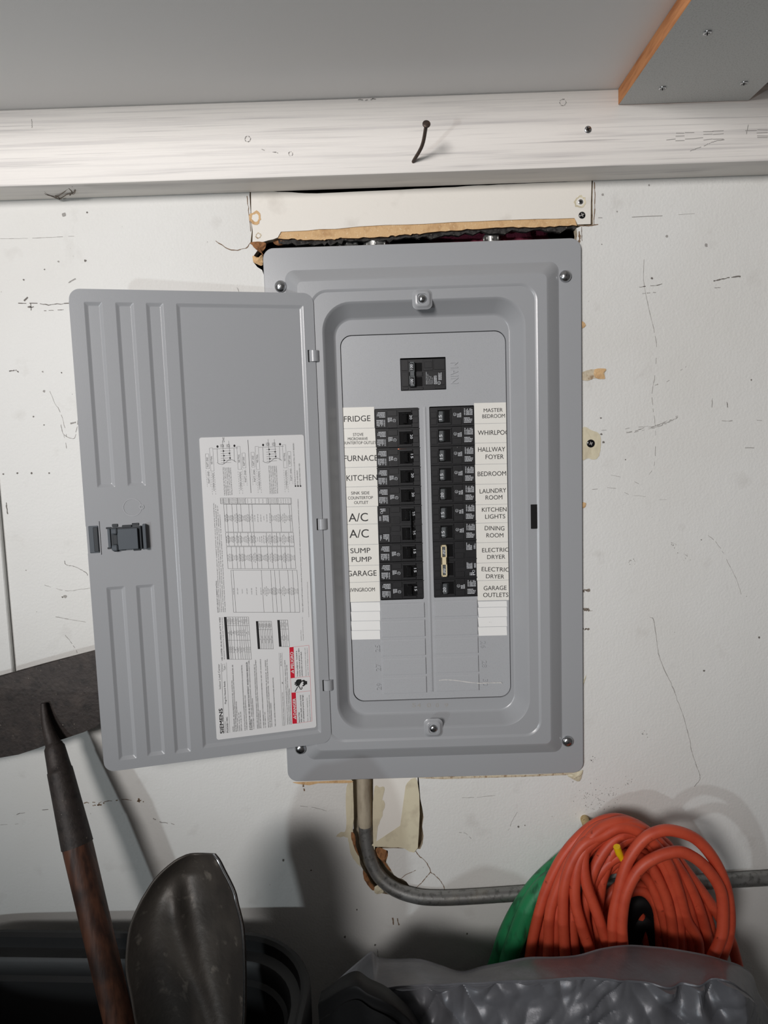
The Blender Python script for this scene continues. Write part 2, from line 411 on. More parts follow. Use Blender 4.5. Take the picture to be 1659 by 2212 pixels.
# ------------------------------------------------------------------ patches in the wall
tan_top = [(607, 500.5), (664, 498), (690, 495), (725, 494.5), (780, 489), (833, 486), (880, 485), (920, 483.5), (974, 480), (1030, 478), (1073, 476), (1115, 474.5), (1160, 473), (1200, 472.5), (1241, 471)]
tan_bot = [(1246, 486), (1209, 488.6), (1167, 490), (1120, 490.5), (1073, 492), (1020, 495), (974, 498), (930, 503), (900, 505.5), (882, 506.5), (855, 509), (833, 511), (785, 513), (740, 514), (727, 515.5), (705, 518), (689, 517.5), (655, 517.5), (630, 516), (600, 515)]
def jag(pts, a=1.2, n=3):
    out = []
    for i in range(len(pts)-1):
        (x0, y0), (x1, y1) = pts[i], pts[i+1]
        for k in range(n):
            t = k/n; out.append((x0+(x1-x0)*t+random.uniform(-a, a)*.5, y0+(y1-y0)*t+random.uniform(-a, a)))
    out.append(pts[-1]); return out
white = [(542, 411)]+jag([(542, 411), (560, 412), (600, 414), (660, 418), (760, 415), (900, 408), (1010, 402), (1100, 397.5), (1200, 393.5), (1278, 389)], .8, 4)[1:]+[(1276.5, 440), (1276, 484), (1248, 485)]+tan_top[::-1]+[(600, 513), (590, 517), (580, 519), (570, 522), (556, 524), (545, 524), (546, 500), (543, 480)]
bm = bmesh.new(); slab(bm, [loopP(white, -.0006)], .012, 0, 1)
patch = place('wall_patch', bm, ['patch_paint', 'gypsum'], label='wide white board patch screwed over the gap above the grey panel', cat='wall patch')
bm = bmesh.new(); slab(bm, [loopP(tan_top+jag(tan_bot, 1.6, 4), .0008)], .011, 0, 1)
place('exposed_board', bm, ['tan_board', 'brown_paper'], patch, label='bare tan strip where the paper face is torn off')
lowj = [(x+2, y+9+random.uniform(-4, 5)) for x, y in jag(tan_bot, 1, 3)][::-1]
bm = bmesh.new(); slab(bm, [loopP([(x, y-2) for x, y in tan_bot]+lowj, .005)], .006)
place('torn_paper', bm, 'dark_paper', patch)
# screw holes and screws on the patch
add_flat(patch, 1257, 465, -.0008, black=True)
add_flat(patch, 1254, 436, -.0008, s=.75)
def ragged_ring(parent, px, py, r0, r1, mname, y=-.0010, name='torn_hole', n=18):
    c = P(px, py, y); bm = bmesh.new(); a = []; b = []
    for i in range(n):
        t = 2*math.pi*i/n
        ra = r0*random.uniform(.85, 1.15); rb = r1*random.uniform(.78, 1.2)
        a.append(bm.verts.new(c+Vector((ra*math.cos(t), .0006, ra*math.sin(t))))); b.append(bm.verts.new(c+Vector((rb*math.cos(t), 0, rb*math.sin(t)))))
    for i in range(n):
        bm.faces.new((a[i], a[(i+1) % n], b[(i+1) % n], b[i]))
    if r0 > .001:
        k = [bm.verts.new(v.co+Vector((0, .0004, 0))) for v in a]
        f = bm.faces.new(k); f.material_index = 1
    orient(bm, NY)
    return place(name, bm, [mname, 'void'], parent)
ragged_ring(patch, 1254, 436, .0044, .0075, 'cream_paint')
ragged_ring(patch, 552, 470, .0030, .0078, 'tan_board')
ragged_ring(patch, 558, 509, .0016, .0038, 'gypsum')
# torn plasterboard at the top-left corner of the opening
def chip(parent, pts, mname, y, bulge=.002, name='torn_edge', jit=.7):
    """ragged flake: outline broken up, surface bulging with crumpled relief"""
    pc = catmull([Vector((a, b, 0)) for a, b in pts], 4, True)
    rg = [(p.x+random.uniform(-jit, jit)*.7, p.y+random.uniform(-jit, jit)*.7) for p in pc]
    lo = [P(a, b, y) for a, b in rg]; c = sum(lo, Vector())/len(lo)
    bm = bmesh.new(); rings = []; n = len(lo); sd = random.random()*50
    for q in (0, .22, .48, .74):
        ring = []
        for p in lo:
            v = p.lerp(c, q); h = (1-(1-q)**2)*bulge
            if q: h += bulge*.5*noise.noise(Vector((v.x*260, v.z*260, sd)))+bulge*.3*noise.noise(Vector((v.x*700, v.z*700, sd)))
            ring.append(bm.verts.new(v+Vector((0, -h, 0))))
        rings.append(ring)
    vc = bm.verts.new(c+Vector((0, -bulge, 0)))
    for a, b in zip(rings, rings[1:]):
        for i in range(n): bm.faces.new((a[i], a[(i+1) % n], b[(i+1) % n], b[i]))
    for i in range(n): bm.faces.new((rings[-1][i], rings[-1][(i+1) % n], vc))
    orient(bm, NY)
    return place(name, bm, mname, parent)
chip(wall, [(541, 524), (556, 522), (573, 524), (574, 534), (566, 545), (570, 552), (562, 546), (552, 538), (546, 531)], 'brown_paper', -.0012, .003)
chip(wall, [(546, 552), (558, 556), (566, 550), (568, 562), (566, 574), (556, 571), (548, 566)], 'tan_board', -.001, .003)
chip(wall, [(590, 520), (612, 516), (632, 519), (620, 527), (598, 530)], 'brown_paper', .008, .003)
chip(wall, [(630, 518), (680, 518), (716, 521), (700, 527), (650, 527)], 'tan_board', .008, .002)
# chips along the right side of the panel
chip(wall, [(1255, 694), (1262, 696), (1265, 703), (1259, 709), (1255, 706)], 'tan_board', -.0008, .0006, 'paint_chip')
chip(wall, [(1256, 806), (1272, 799), (1290, 797), (1309, 797), (1306, 806), (1304, 818), (1285, 817), (1272, 822), (1256, 820)], 'gypsum', -.0008, -.0006, 'paint_chip')
chip(wall, [(1285, 798), (1309, 797), (1304, 806), (1306, 818), (1286, 816)], 'tan_board', -.0011, .0006, 'paint_chip')
chip(wall, [(1256, 1086), (1266, 1087), (1264, 1096), (1257, 1097)], 'tan_board', -.0008, .0006, 'paint_chip')
chip(wall, [(1257, 926), (1280, 930), (1296, 939), (1298, 960), (1294, 984), (1284, 993), (1270, 990), (1257, 990)], 'cream_paint', -.0006, .0004, 'paint_chip')
chip(wall, [(1257, 1480), (1266, 1458), (1262, 1476), (1258, 1482)], 'cream_paint', -.0008, .0006, 'paint_chip')
chip(wall, [(1234, 1671), (1258, 1664), (1257, 1674), (1252, 1688), (1240, 1684), (1226, 1676)], 'cream_paint', -.0012, .002, 'paint_chip')
chip(wall, [(632, 1690), (680, 1688), (756, 1686), (752, 1692), (690, 1692), (668, 1696), (650, 1694)], 'tan_board', -.0006, .0004, 'paint_chip')
chip(wall, [(905, 1680), (1000, 1677), (1140, 1673), (1236, 1669), (1228, 1674), (1100, 1679), (960, 1683)], 'gypsum', -.0006, .0004, 'paint_chip')
# cream peeled strip left of the groove
chip(wall, [(748, 1700), (762, 1692), (763, 1790), (758, 1800), (769, 1832), (780, 1872), (773, 1866), (760, 1850), (752, 1815), (748, 1808), (726, 1808), (736, 1797), (747, 1790)], 'cream_paint', -.0005, .0003, 'paint_chip', 1.6)
chip(wall, [(758, 1799), (766, 1802), (770, 1828), (776, 1850), (768, 1838), (761, 1818)], 'brown_paper', -.0009, .0015)
chip(wall, [(784, 1880), (792, 1888), (800, 1904), (810, 1918), (806, 1924), (796, 1914), (786, 1898)], 'brown_paper', -.0009, .0012)
chip(wall, [(808, 1917), (820, 1912), (829, 1926), (824, 1930), (811, 1930)], 'cream_paint', -.0009, .0012)
# lower patch beside the conduit
low = [(806, 1672), (806, 1760), (807.5, 1829), (850, 1830), (902, 1832), (903.5, 1760), (902, 1672)]
bm = bmesh.new(); slab(bm, [loopP(low, -.002)], .012, 0, 1)
patch2 = place('wall_patch', bm, ['patch_paint', 'gypsum'], label='small white board patch under the panel beside the pipe', cat='wall patch')
chip(patch2, [(807, 1708), (820, 1700), (831, 1702), (825, 1724), (831, 1738), (823, 1770), (815, 1790), (811, 1822), (807, 1828)], 'cream_paint', -.0023, .0001, 'paint_stain', 1.5)
chip(patch2, [(876, 1697), (902, 1688), (902, 1831), (860, 1830), (807, 1828), (812, 1820), (850, 1820), (874, 1812), (880, 1785), (882, 1720)], 'cream_paint', -.0023, .0001, 'paint_stain', 1.5)
# plaster bed behind the conduit
bm = bmesh.new()
bed = [(758, 1665), (758, 1800), (775, 1875), (806, 1930), (840, 1940), (900, 1950), (930, 1935), (890, 1905), (860, 1880), (845, 1840), (920, 1840), (920, 1665)]
slab(bm, [loopP(bed, .0125)], .01)
place('plaster_bed', bm, 'plaster_smear', wall)
chip(wall, [(812, 1832), (830, 1834), (838, 1846), (833, 1862), (845, 1880), (838, 1878), (826, 1862), (816, 1850)], 'brown_paper', .004, .003)

# ------------------------------------------------------------------ conduit
cp = [(787, 1640, .010), (787, 1700, .0095), (788, 1760, .008), (791, 1805, .006), (799, 1850, .003), (816, 1888, -.001), (847, 1917, -.006), (890, 1934, -.010), (940, 1940, -.0115), (1040, 1936, -.0115), (1300, 1918, -.0115), (1659, 1897, -.0115), (2100, 1870, -.0115)]
pts = catmull([P(*c) for c in cp], 8)
bm = bmesh.new(); tube(bm, pts, .0096, 20)
cond = place('conduit_pipe', bm, 'galvanised', smooth=60, label='bent grey metal conduit pipe running from under the panel along the wall', cat='pipe')
bm = bmesh.new(); q = [p for p in pts if p.z > PZ(790, 1790, 0) and p.z < PZ(787, 1650, .01)]
tube(bm, q, [.0103]*(len(q)-3)+[.0101, .0098, .0093], 16, flat=1.12); place('plaster_coating', bm, 'plaster_smear', cond, smooth=60, label='beige plaster smeared over the pipe')

# ------------------------------------------------------------------ things inside the wall gap
bm = bmesh.new()
for cx, cy in ((742, 528), (757, 530)):
    c = P(cx, cy, .02)
    tube(bm, [c+Vector((0, 0, -.03)), c+Vector((0, 0, .006))], .0075, 12)
c = P(750, 520, .02); box(bm, c+Vector((-.014, -.006, -.008)), c+Vector((.014, .006, .004)), bev=.002)
place('cable_clamp', bm, 'galvanised', label='left metal cable clamp seen in the gap above the panel', cat='connector')
def connector(px, py, r, lab):
    c = P(px, py, .022); bm = bmesh.new()
    tube(bm, [c+Vector((0, 0, -.03)), c+Vector((0, 0, -.004)), c+Vector((0, 0, .002)), c+Vector((0, 0, .005))], [r, r, r*1.05, r*.8], 16)
    o = place('cable_connector', bm, 'galvanised', smooth=40, label=lab, cat='connector')
    bm = bmesh.new()
    for k in range(8):
        a = k*math.pi/4; d = Vector((math.cos(a), math.sin(a), 0)); tube(bm, [c+d*r+Vector((0, 0, -.006)), c+d*r+Vector((0, 0, .001))], .0015, 6)
    place('lock_ring', bm, 'galvanised', o)
connector(812, 528, .016, 'grey round cable connector in the gap, right beside the metal clamp')
connector(1062, 513, .010, 'lone silver cable connector in the gap, beside the pink insulation')
bm = bmesh.new(); bmesh.ops.create_icosphere(bm, subdivisions=4, radius=1)
a0, a1 = P(940, 500, .06), P(1180, 530, .06)
for v in bm.verts:
    n = noise.noise(v.co*3)*.35+noise.noise(v.co*9)*.15
    v.co = Vector(((a0.x+a1.x)/2, .062, a0.z-.02))+Vector((v.co.x*(a1.x-a0.x)/2, v.co.y*.03, v.co.z*.05))*(1+n)
place('insulation', bm, 'insulation', smooth=180, label='pink fibreglass insulation bulging in the gap above the panel', cat='insulation')

# ================================================================== ELECTRICAL PANEL
YF, YL, YS, YR, YD = -.005, -.020, -.0185, .004, .006     # flange, ledge, door seat, recess floor, dead front
cx0, cx1 = PX(568, 560, YF), PX(1256, 600, YF)
cz1, cz0 = PZ(900, 525.5, YF), PZ(900, 1680, YF)
panel = empty('electrical_panel', ((cx0+cx1)/2, 0, cz0), 'grey metal breaker panel with its door swung open, set in the white wall', 'breaker panel')
def RR(l, r, t, b, rad, y):               # pixel samples of the four sides -> rounded rectangle on plane y
    return (PX(l[0], l[1], y), PX(r[0], r[1], y), PZ(b[0], b[1], y), PZ(t[0], t[1], y), rad, y)
def off(R, d, y): return (R[0]-d, R[1]+d, R[2]-d, R[3]+d, max(R[4]+d, .0015), y)
R_out = (cx0, cx1, cz0, cz1, .0135, YF)
R_s0 = RR((643, 1100), (1205, 1000), (1000, 577), (1100, 1623), .009, YF)
R_s1 = RR((660, 1100), (1187, 1000), (1000, 594), (1100, 1611), .008, YL)
R_g0 = RR((689, 1100), (1163, 1000), (1000, 617), (1100, 1591), .021, YL)
R_g1 = off(R_g0, -.0024, YS)
R_r0 = RR((714, 1100), (1136, 1000), (1000, 646), (1100, 1566), .035, YS)
R_r1 = RR((736, 1100), (1107, 1000), (1000, 680), (1100, 1534), .024, YR)
R_d = RR((748, 1100), (1097, 1000), (1000, 716), (1000, 1509), .015, YR)
prof = []
prof += [off(R_out, .0, 0.0), off(R_out, 0, YF+.0006), off(R_out, -.0008, YF)]
prof += [off(R_s0, .003, YF), off(R_s0, 0.0008, YF-.0012), off(R_s1, .0014, YL+.0012), off(R_s1, -.0016, YL)]
prof += [off(R_g0, .0008, YL), off(R_g0, -.0002, YL+.0003), off(R_g1, 0, YS)]
prof += [off(R_r0, .0016, YS), off(R_r0, .0002, YS+.0009), off(R_r0, -.0016, YS+.0034), off(R_r1, .0012, YR-.0026), off(R_r1, -.0006, YR-.0006), off(R_r1, -.0022, YR), off(R_d, 0, YR)]
bm = bmesh.new(); prev = None
for (x0, x1, z0, z1, r, y) in prof:
    ring = [bm.verts.new((a, y, b)) for a, b in rrect(x0, x1, z0, z1, r, 10)]
    if prev:
        n = len(ring)
        for i in range(n): bm.faces.new((prev[i], prev[(i+1) % n], ring[(i+1) % n], ring[i]))
    prev = ring
bk = [bm.verts.new(v.co+Vector((0, .006, 0))) for v in prev]
for i in range(len(prev)): bm.faces.new((prev[i], prev[(i+1) % len(prev)], bk[(i+1) % len(prev)], bk[i]))
orient(bm, NY)
cover = place('cover', bm, 'enamel', panel, smooth=35, flat=NY)
# enclosure tub in the wall
bm = bmesh.new()
tx0, tx1, tz0, tz1 = cx0+.03, cx1-.03, cz0+.02, cz1-.028
for lo, hi in (((tx0, .014, tz0), (tx0+.002, .10, tz1)), ((tx1-.002, .014, tz0), (tx1, .10, tz1)), ((tx0, .014, tz1-.002), (tx1, .10, tz1)), ((tx0, .014, tz0), (tx1, .10, tz0+.002)), ((tx0, .098, tz0), (tx1, .10, tz1))): box(bm, lo, hi)
place('enclosure_box', bm, 'enamel', panel)
# bosses with cover screws
head = pan_head(.0075); slotA = slot_mesh(.0075, False, math.radians(12)); slotAx = slot_mesh(.0075, True, math.radians(12))
shead = pan_head(.0052); slotB = slot_mesh(.0052, True, math.radians(60))
for a, b, ang in ((606, 619, 12), (1221, 597, 15), (1226, 1601, 15), (649, 1617, 80)):
    o = link('screw', head, panel, P(a, b, YF-.0005)); link('slot', slotA, o, (0, 0, 0), local=True, rot=(0, math.radians(12-ang), 0))
for a, b in ((912, 646.5), (936, 1572)):
    c = P(a, b, YS); bm = bmesh.new()
    up = 1 if b < 1000 else -1
    prevr = None
    for hw, y in ((.0125, -.0002), (.0105, -.0012), (.0094, -.003), (.0086, -.0036), (.0062, -.0037), (.0056, -.0022)):
        ring = [bm.verts.new((c.x+p, YS+y, c.z+q)) for p, q in rrect(-hw, hw, -hw, hw, hw*.55, 5)]
        if prevr:
            for i in range(len(ring)): bm.faces.new((prevr[i], prevr[(i+1) % len(ring)], ring[(i+1) % len(ring)], ring[i]))
        prevr = ring
    bm.faces.new(prevr); orient(bm, NY)
    place('screw_boss', bm, 'enamel', panel, smooth=40)
    o = link('screw', shead, panel, (c.x, YS-.0022, c.z)); link('slot', slotB, o, (0, 0, 0), local=True)
# latch strike slot
bm = bmesh.new()
sx0, sx1, sz0, sz1 = PX(1147, 1115, YL), PX(1159.5, 1115, YL), PZ(1150, 1142, YL), PZ(1150, 1090, YL)
box(bm, (sx0, YL-.0005, sz0), (sx1, YL+.004, sz1)); place('latch_slot', bm, 'void', panel)
# stamped number and wear under the dead front
ink = Ink()
for body, xa, xb in (('5', 890, 898), ('4', 901, 909), ('0', 922, 931), ('0', 941, 948), ('9', 960, 968)):
    a = P(xa, 1528, YR-.0003); b = P(xb, 1528, YR-.0003); ink.text(body, a, EX, EZ, (b-a).length, .0058, bold=-.005)
ink.build('stamped_number', 'graphite', panel)

# dead front --------------------------------------------------------
dz1, dz0 = R_d[3]-.0008, R_d[2]+.0008; dx0, dx1 = R_d[0]+.0008, R_d[1]-.0008
colL = (PX(808.5, 884, YD), PX(904, 880, YD)); colR = (PX(927, 879, YD), PX(1024, 875, YD))
colLz = (PZ(868, 1295.5, YD), PZ(856, 882, YD)); colRz = (PZ(984, 1289.5, YD), PZ(975, 877, YD))
mn = (PX(864, 774, YD), PX(962.5, 771, YD), PZ(913, 843, YD), PZ(913, 772.5, YD))
def R2(x0, x1, z0, z1, r, y, n=3): return [Vector((a, y, b)) for a, b in rrect(x0, x1, z0, z1, r, n)]
bm = bmesh.new()
slab(bm, [R2(dx0, dx1, dz0, dz1, .0143, YD, 8), R2(colL[0], colL[1], colLz[0], colLz[1], .0012, YD), R2(colR[0], colR[1], colRz[0], colRz[1], .0012, YD), R2(mn[0], mn[1], mn[2], mn[3], .0008, YD)], .0016)
dead = place('dead_front', bm, 'enamel_plate', panel)
# dark back of the breaker openings
bm = bmesh.new(); box(bm, (dx0, YD+.03, dz0), (dx1, YD+.032, dz1)); place('bus_backing', bm, 'void', panel)
# centre rib
rx0, rx1 = PX(914, 900, YD), PX(921.5, 900, YD)
bm = bmesh.new(); rzt, rzb = PZ(917, 878, YD), PZ(931, 1494, YD)
sec = [(rx0, 0), (rx0+.0012, .0012), ((rx0+rx1)/2, .0017), (rx1-.0012, .0012), (rx1, 0)]
a = [bm.verts.new((x, YD-h, rzt-(0 if h == 0 else .002))) for x, h in sec]; b = [bm.verts.new((x, YD-h, rzb+(0 if h == 0 else .002))) for x, h in sec]
for i in range(4): bm.faces.new((a[i], a[i+1], b[i+1], b[i]))
bm.faces.new(a); bm.faces.new(b[::-1]); orient(bm, NY)
place('centre_rib', bm, 'enamel_plate', panel, smooth=60)
# twist-out plates
def plate(x0, x1, z0, z1):
    bm = bmesh.new(); h = .0017; prevr = None
    for ins, y, top in ((0, 0, 0), (.0004, -h, .0022), (.0012, -h-.0001, .003)):
        ring = [bm.verts.new(p) for p in (Vector((x0+ins, YD+y, z0+ins)), Vector((x1-ins, YD+y, z0+ins)), Vector((x1-ins, YD+y, z1-max(ins, top))), Vector((x0+ins, YD+y, z1-max(ins, top))))]
        if prevr:
            for i in range(4): bm.faces.new((prevr[i], prevr[(i+1) % 4], ring[(i+1) % 4], ring[i]))
        prevr = ring
    bm.faces.new(prevr); orient(bm, NY)
    place('twist_out_plate', bm, 'enamel_plate', panel)
for xs, samp, rows in (((PX(822, 1300, YD), PX(916.5, 1300, YD)), 870, [1299.5, 1336.5, 1377, 1417.5, 1458.5, 1498.5]), ((PX(937.5, 1300, YD), PX(1031, 1300, YD)), 985, [1293, 1332.5, 1373, 1413, 1453.5, 1493.5])):
    for r0, r1 in zip(rows, rows[1:]):
        plate(xs[0], xs[1], PZ(samp, r1, YD)+.0009, PZ(samp, r0, YD)-.0009)
# embossed words and slot numbers
def raised(name, body, px, py, length_px, cap_px, ang, y=YD, mi='enamel_plate', bold=0.0, th=.0010):
    """ang: direction of reading in degrees (0 = right, 90 = upwards, -90 = down)"""
    V, Fs, wd = glyphs(body, 0, 2); ex = Vector((math.cos(math.radians(ang)), 0, math.sin(math.radians(ang)))); ey = Vector((-ex.z, 0, ex.x))
    o = P(px, py, y); k = (.91+y)/F; sx = length_px*k/wd; sy = cap_px*k/CAP
    bm = bmesh.new(); vs = [bm.verts.new(o+ex*(a*sx)+ey*(b*sy)) for a, b in V]
    for f in Fs:
        try: bm.faces.new([vs[i] for i in f])
        except ValueError: pass
    r = bmesh.ops.extrude_face_region(bm, geom=bm.faces[:])
    for e in r['geom']:
        if isinstance(e, bmesh.types.BMVert): e.co.y -= th
    orient(bm, NY); return place(name, bm, mi, panel)
raised('embossed_word', 'MAIN', 972.5, 782.5, 45, 16, -90)
for body, px, py, ang in (('25', 820.5, 1408, 90), ('27', 822, 1449, 90), ('29', 823.5, 1490, 90), ('26', 1037, 1385, -90), ('28', 1039.5, 1427, -90), ('30', 1042, 1467, -90)):
    raised('embossed_number', body, px, py, 16, 11, ang)
# chalk scratch
bm = bmesh.new(); sp = catmull([P(a, b, YD-.0021) for a, b in ((948, 1470), (962, 1468.5), (985, 1470), (1010, 1473.5), (1035, 1476), (1047, 1475.5), (1070, 1475), (1083, 1475), (1085, 1479))], 5)
for i in range(len(sp)-1):
    h = .00045*random.uniform(.5, 1.5); vs = [bm.verts.new(p) for p in (sp[i]+EZ*h, sp[i+1]+EZ*h, sp[i+1]-EZ*h, sp[i]-EZ*h)]; bm.faces.new(vs)
place('chalk_scratch', bm, 'chalk', panel)

# breakers ------------------------------------------------------------
PITCH = (colRz[1]-colRz[0]-.001)/10
BW, BH = colR[1]-colR[0]-.0010, PITCH-.0006
YB = YD-.0006
def dashes(ink, x0, x1, z0, z1, n, vertical, y, wd=.55, mi=0, fill_=.8):
    rng = random.Random(int((x0*7+z0*13)*1e5) & 0xffff)
    for i in range(n):
        t = (i+.5)/n
        a = 0; L = (z1-z0) if vertical else (x1-x0); th = ((x1-x0) if vertical else (z1-z0))/n*wd
        stop = L*rng.uniform(.6, 1.0)
        while a < stop:
            d = rng.uniform(.0006, .0022); e = min(a+d, stop)
            if vertical: xc = x0+(x1-x0)*t; ink.quad(*[Vector((u, y, v)) for u, v in ((xc-th/2, z0+a), (xc+th/2, z0+a), (xc+th/2, z0+e), (xc-th/2, z0+e))], mi)
            else: zc = z0+(z1-z0)*t; ink.quad(*[Vector((u, y, v)) for u, v in ((x0+a, zc-th/2), (x0+e, zc-th/2), (x0+e, zc+th/2), (x0+a, zc+th/2))], mi)
            a = e+rng.uniform(.0002, .0006)
def face_parts(bm, W, H, z, poles=1):
    """one pole's moulded face, z = its lower edge; x runs from handle end (0) to print end (W)"""
    b = lambda x0, x1, z0, z1, h, mi=0, bev=.0003: box(bm, (x0*W, -h, z+z0*H), (x1*W, .0005, z+z1*H), mi, bev)
    b(.17, .48, .06, .18, .0016); b(.17, .48, .84, .94, .0016)           # collar above and below the window
    b(.455, .48, .18, .84, .0016); b(.17, .185, .18, .84, .0014)
    b(.185, .455, .18, .84, .0002, 1, 0)                                  # dark window
    b(.30, .315, .2, .82, .0012, 1, .0002)
    b(.02, .155, .08, .40, .0006); b(.02, .155, .44, .76, .0007)
    b(.50, .71, .60, .98, .0007); b(.50, .71, .05, .36, .0009, 0)
    b(.735, .985, .52, .95, .0008); b(.735, .985, .10, .46, .0008)
    for k in range(5): b(.53+.033*k, .545+.033*k, .66, .92, .0011, 0, 0)
    b(0, 1, -.01, .045, .0007, 0, 0)
def breaker_mesh(poles):
    bm = bmesh.new(); H = PITCH*poles-.0006
    box(bm, (0, 0, 0), (BW, .022, H), 0, .0005)
    for k in range(poles): face_parts(bm, BW, BH, PITCH*k)
    return tomesh('breaker', bm, ['black_plastic', 'black_gloss'])
def handle_mesh():
    bm = bmesh.new(); x0, x1 = .19*BW, .285*BW; z0, z1 = .22*BH, .78*BH
    vs = box(bm, (x0, -.0062, z0), (x1, .0, z1), 0)
    for v in vs:
        if v.co.y > -.001: v.co.x += .0035
    bmesh.ops.bevel(bm, geom=bm.edges[:], offset=.0006, segments=2, affect='EDGES')
    return tomesh('breaker_handle', bm, 'handle_grey', smooth=40)
def tie_mesh(mname, x0, x1, z0, z1, h, hollow=False):
    bm = bmesh.new()
    box(bm, (x0, -h, z0), (x1, -h+.005, z1), 0, .0006, 2)
    return tomesh('handle_tie', bm, mname)
def handle_mesh_shaded():  # left-column handles: their shade is put into a black colour
    bm = bmesh.new(); x0, x1 = .285*BW, .37*BW; z0, z1 = .24*BH, .76*BH
    vs = box(bm, (x0, -.0060, z0), (x1, .0, z1), 0)
    for v in vs:
        if v.co.y > -.001: v.co.x += -.002
    bmesh.ops.bevel(bm, geom=bm.edges[:], offset=.0011, segments=3, affect='EDGES')
    for a in (z0, z1-.0016): box(bm, (x0-.0006, -.0064, a), (x1+.0006, -.001, a+.0016), 0, .0005)
    box(bm, (.165*BW, -.0022, .22*BH), (.225*BW, .0, .78*BH), 0, .0004)
    return tomesh('breaker_handle', bm, 'black_gloss', smooth=40)
BM1, BM2, HM, HML = breaker_mesh(1), breaker_mesh(2), handle_mesh(), handle_mesh_shaded()
def print_mesh(kind):
    ink = Ink(); y = -.0010
    if kind == 'single':
        c = Vector((.565*BW, y, .60*BH)); ink.ring(c, EX, EZ, .0021, .0004); ink.text('UL', c+Vector((.0008, 0, -.0011)), EZ, -EX, .0022, .0014)
        dashes(ink, .615*BW, .715*BW, .44*BH, .72*BH, 4, True, y)
        ink.text('SIEMENS', Vector((.80*BW, y, .54*BH)), EZ, -EX, .36*BH, .0013, bold=.02, res=1)
        dashes(ink, .815*BW, .97*BW, .54*BH, .92*BH, 6, True, y)
        dashes(ink, .77*BW, .96*BW, .13*BH, .43*BH, 4, False, y)
    elif kind == 'double':
        for k in (0, 1):
            z = PITCH*k
            dashes(ink, .76*BW, .90*BW, z+.5*BH, z+.9*BH, 5, True, y)
            dashes(ink, .93*BW, .98*BW, z+.55*BH, z+.85*BH, 2, True, y)
        dashes(ink, .83*BW, .97*BW, .12*BH, .3*BH, 2, False, y)
        c = Vector((.92*BW, y, .35*BH)); ink.ring(c, EX, EZ, .0017, .0004)
    return ink
def ink_mesh(ink, mname):
    me = bpy.data.meshes.new('print'); me.from_pydata([tuple(v) for v in ink.V], [], ink.F); me.materials.append(M[mname]); me.update(); return me
PM1, PM2 = ink_mesh(print_mesh('single'), 'white_ink'), ink_mesh(print_mesh('double'), 'white_ink')
def rating_mesh(txt, left, zoff=0.0):
    ink = Ink()
    if left: ink.text(txt, Vector((.214*BW, -.0025, .34*BH+zoff)), EZ, -EX, .0056, .0032, bold=.01, res=2); return ink_mesh(ink, 'white_ink')
    ink.text(txt, Vector((.262*BW, -.0065, .33*BH+zoff)), EZ, -EX, .0062, .0040, bold=.012, res=2)
    return ink_mesh(ink, 'white_ink')
def breaker(x, z, left, poles, rating, lab):
    """x, z: lower outer corner; left column breakers are the same thing turned half round"""
    H = PITCH*poles-.0006
    loc = Vector((x+BW, YB, z+H)) if left else Vector((x, YB, z))
    rot = (0, math.pi, 0) if left else None
    o = link('breaker', BM1 if poles == 1 else BM2, panel, loc, rot=rot, label=lab)
    for k in range(poles):
        h = link('breaker_handle', HML if left else HM, o, (0, 0, PITCH*k), local=True)
        link('rating_number', rating_mesh(rating, left, zoff=PITCH*k), o, (0, 0, 0), local=True)
    link('print', PM1 if poles == 1 else PM2, o, (0, 0, 0), local=True)
    return o
xL, xR = colL[0]+.0005, colR[0]+.0005
def zl(row): return colLz[1]-.0008-PITCH*row+.0003       # lower edge after `row` rows
def zr(row): return colRz[1]-.0008-PITCH*row+.0003
LR = ['20', '20', '15', '20', '20', None, None, '15', '15', '15']
for i, r in enumerate(LR):
    if r: breaker(xL, zl(i+1), True, 1, r, None)
ac = breaker(xL, zl(7), True, 2, '25', 'double breaker with black handle tie')
link('handle_tie', tie_mesh('black_gloss', .245*BW, .275*BW, .25*BH, PITCH+.8*BH, .0085), ac, (0, 0, 0), local=True)
RRt = ['15', '15', '15', '15', '20', '15', '15', None, None, '20']
for i, r in enumerate(RRt):
    if r: breaker(xR, zr(i+1), False, 1, r, None)
dr = breaker(xR, zr(9), False, 2, '30', 'double breaker with cream handle tie')
tie = tie_mesh('cream_plastic', .168*BW, .178*BW, .13*BH, PITCH+.86*BH, .0078)
bm = bmesh.new(); z0, z1 = .15*BH, PITCH+.84*BH; xa, xb = .172*BW, .302*BW; y0, y1 = -.0078, -.003
for lo, hi in (((xa, y0, z0), (xa+.0016, y1, z1)), ((xb-.0016, y0, z0), (xb, y1, z1)), ((xa, y0, z0), (xb, y1, z0+.002)), ((xa, y0, z1-.002), (xb, y1, z1)), ((xa, y0, .8*BH), (xb, y1, PITCH+.2*BH))): box(bm, lo, hi, 0, .0004)
link('handle_tie', tomesh('handle_tie', bm, 'cream_plastic'), dr, (0, 0, 0), local=True, label='cream handle tie')
# copper glimpse between two left breakers
bm = bmesh.new(); a = P(850, 971, YD); b = P(878, 969.5, YD); tube(bm, [a, (a+b)/2+EZ*.0002, b], .0011, 6); place('copper_strip', bm, 'copper', panel)
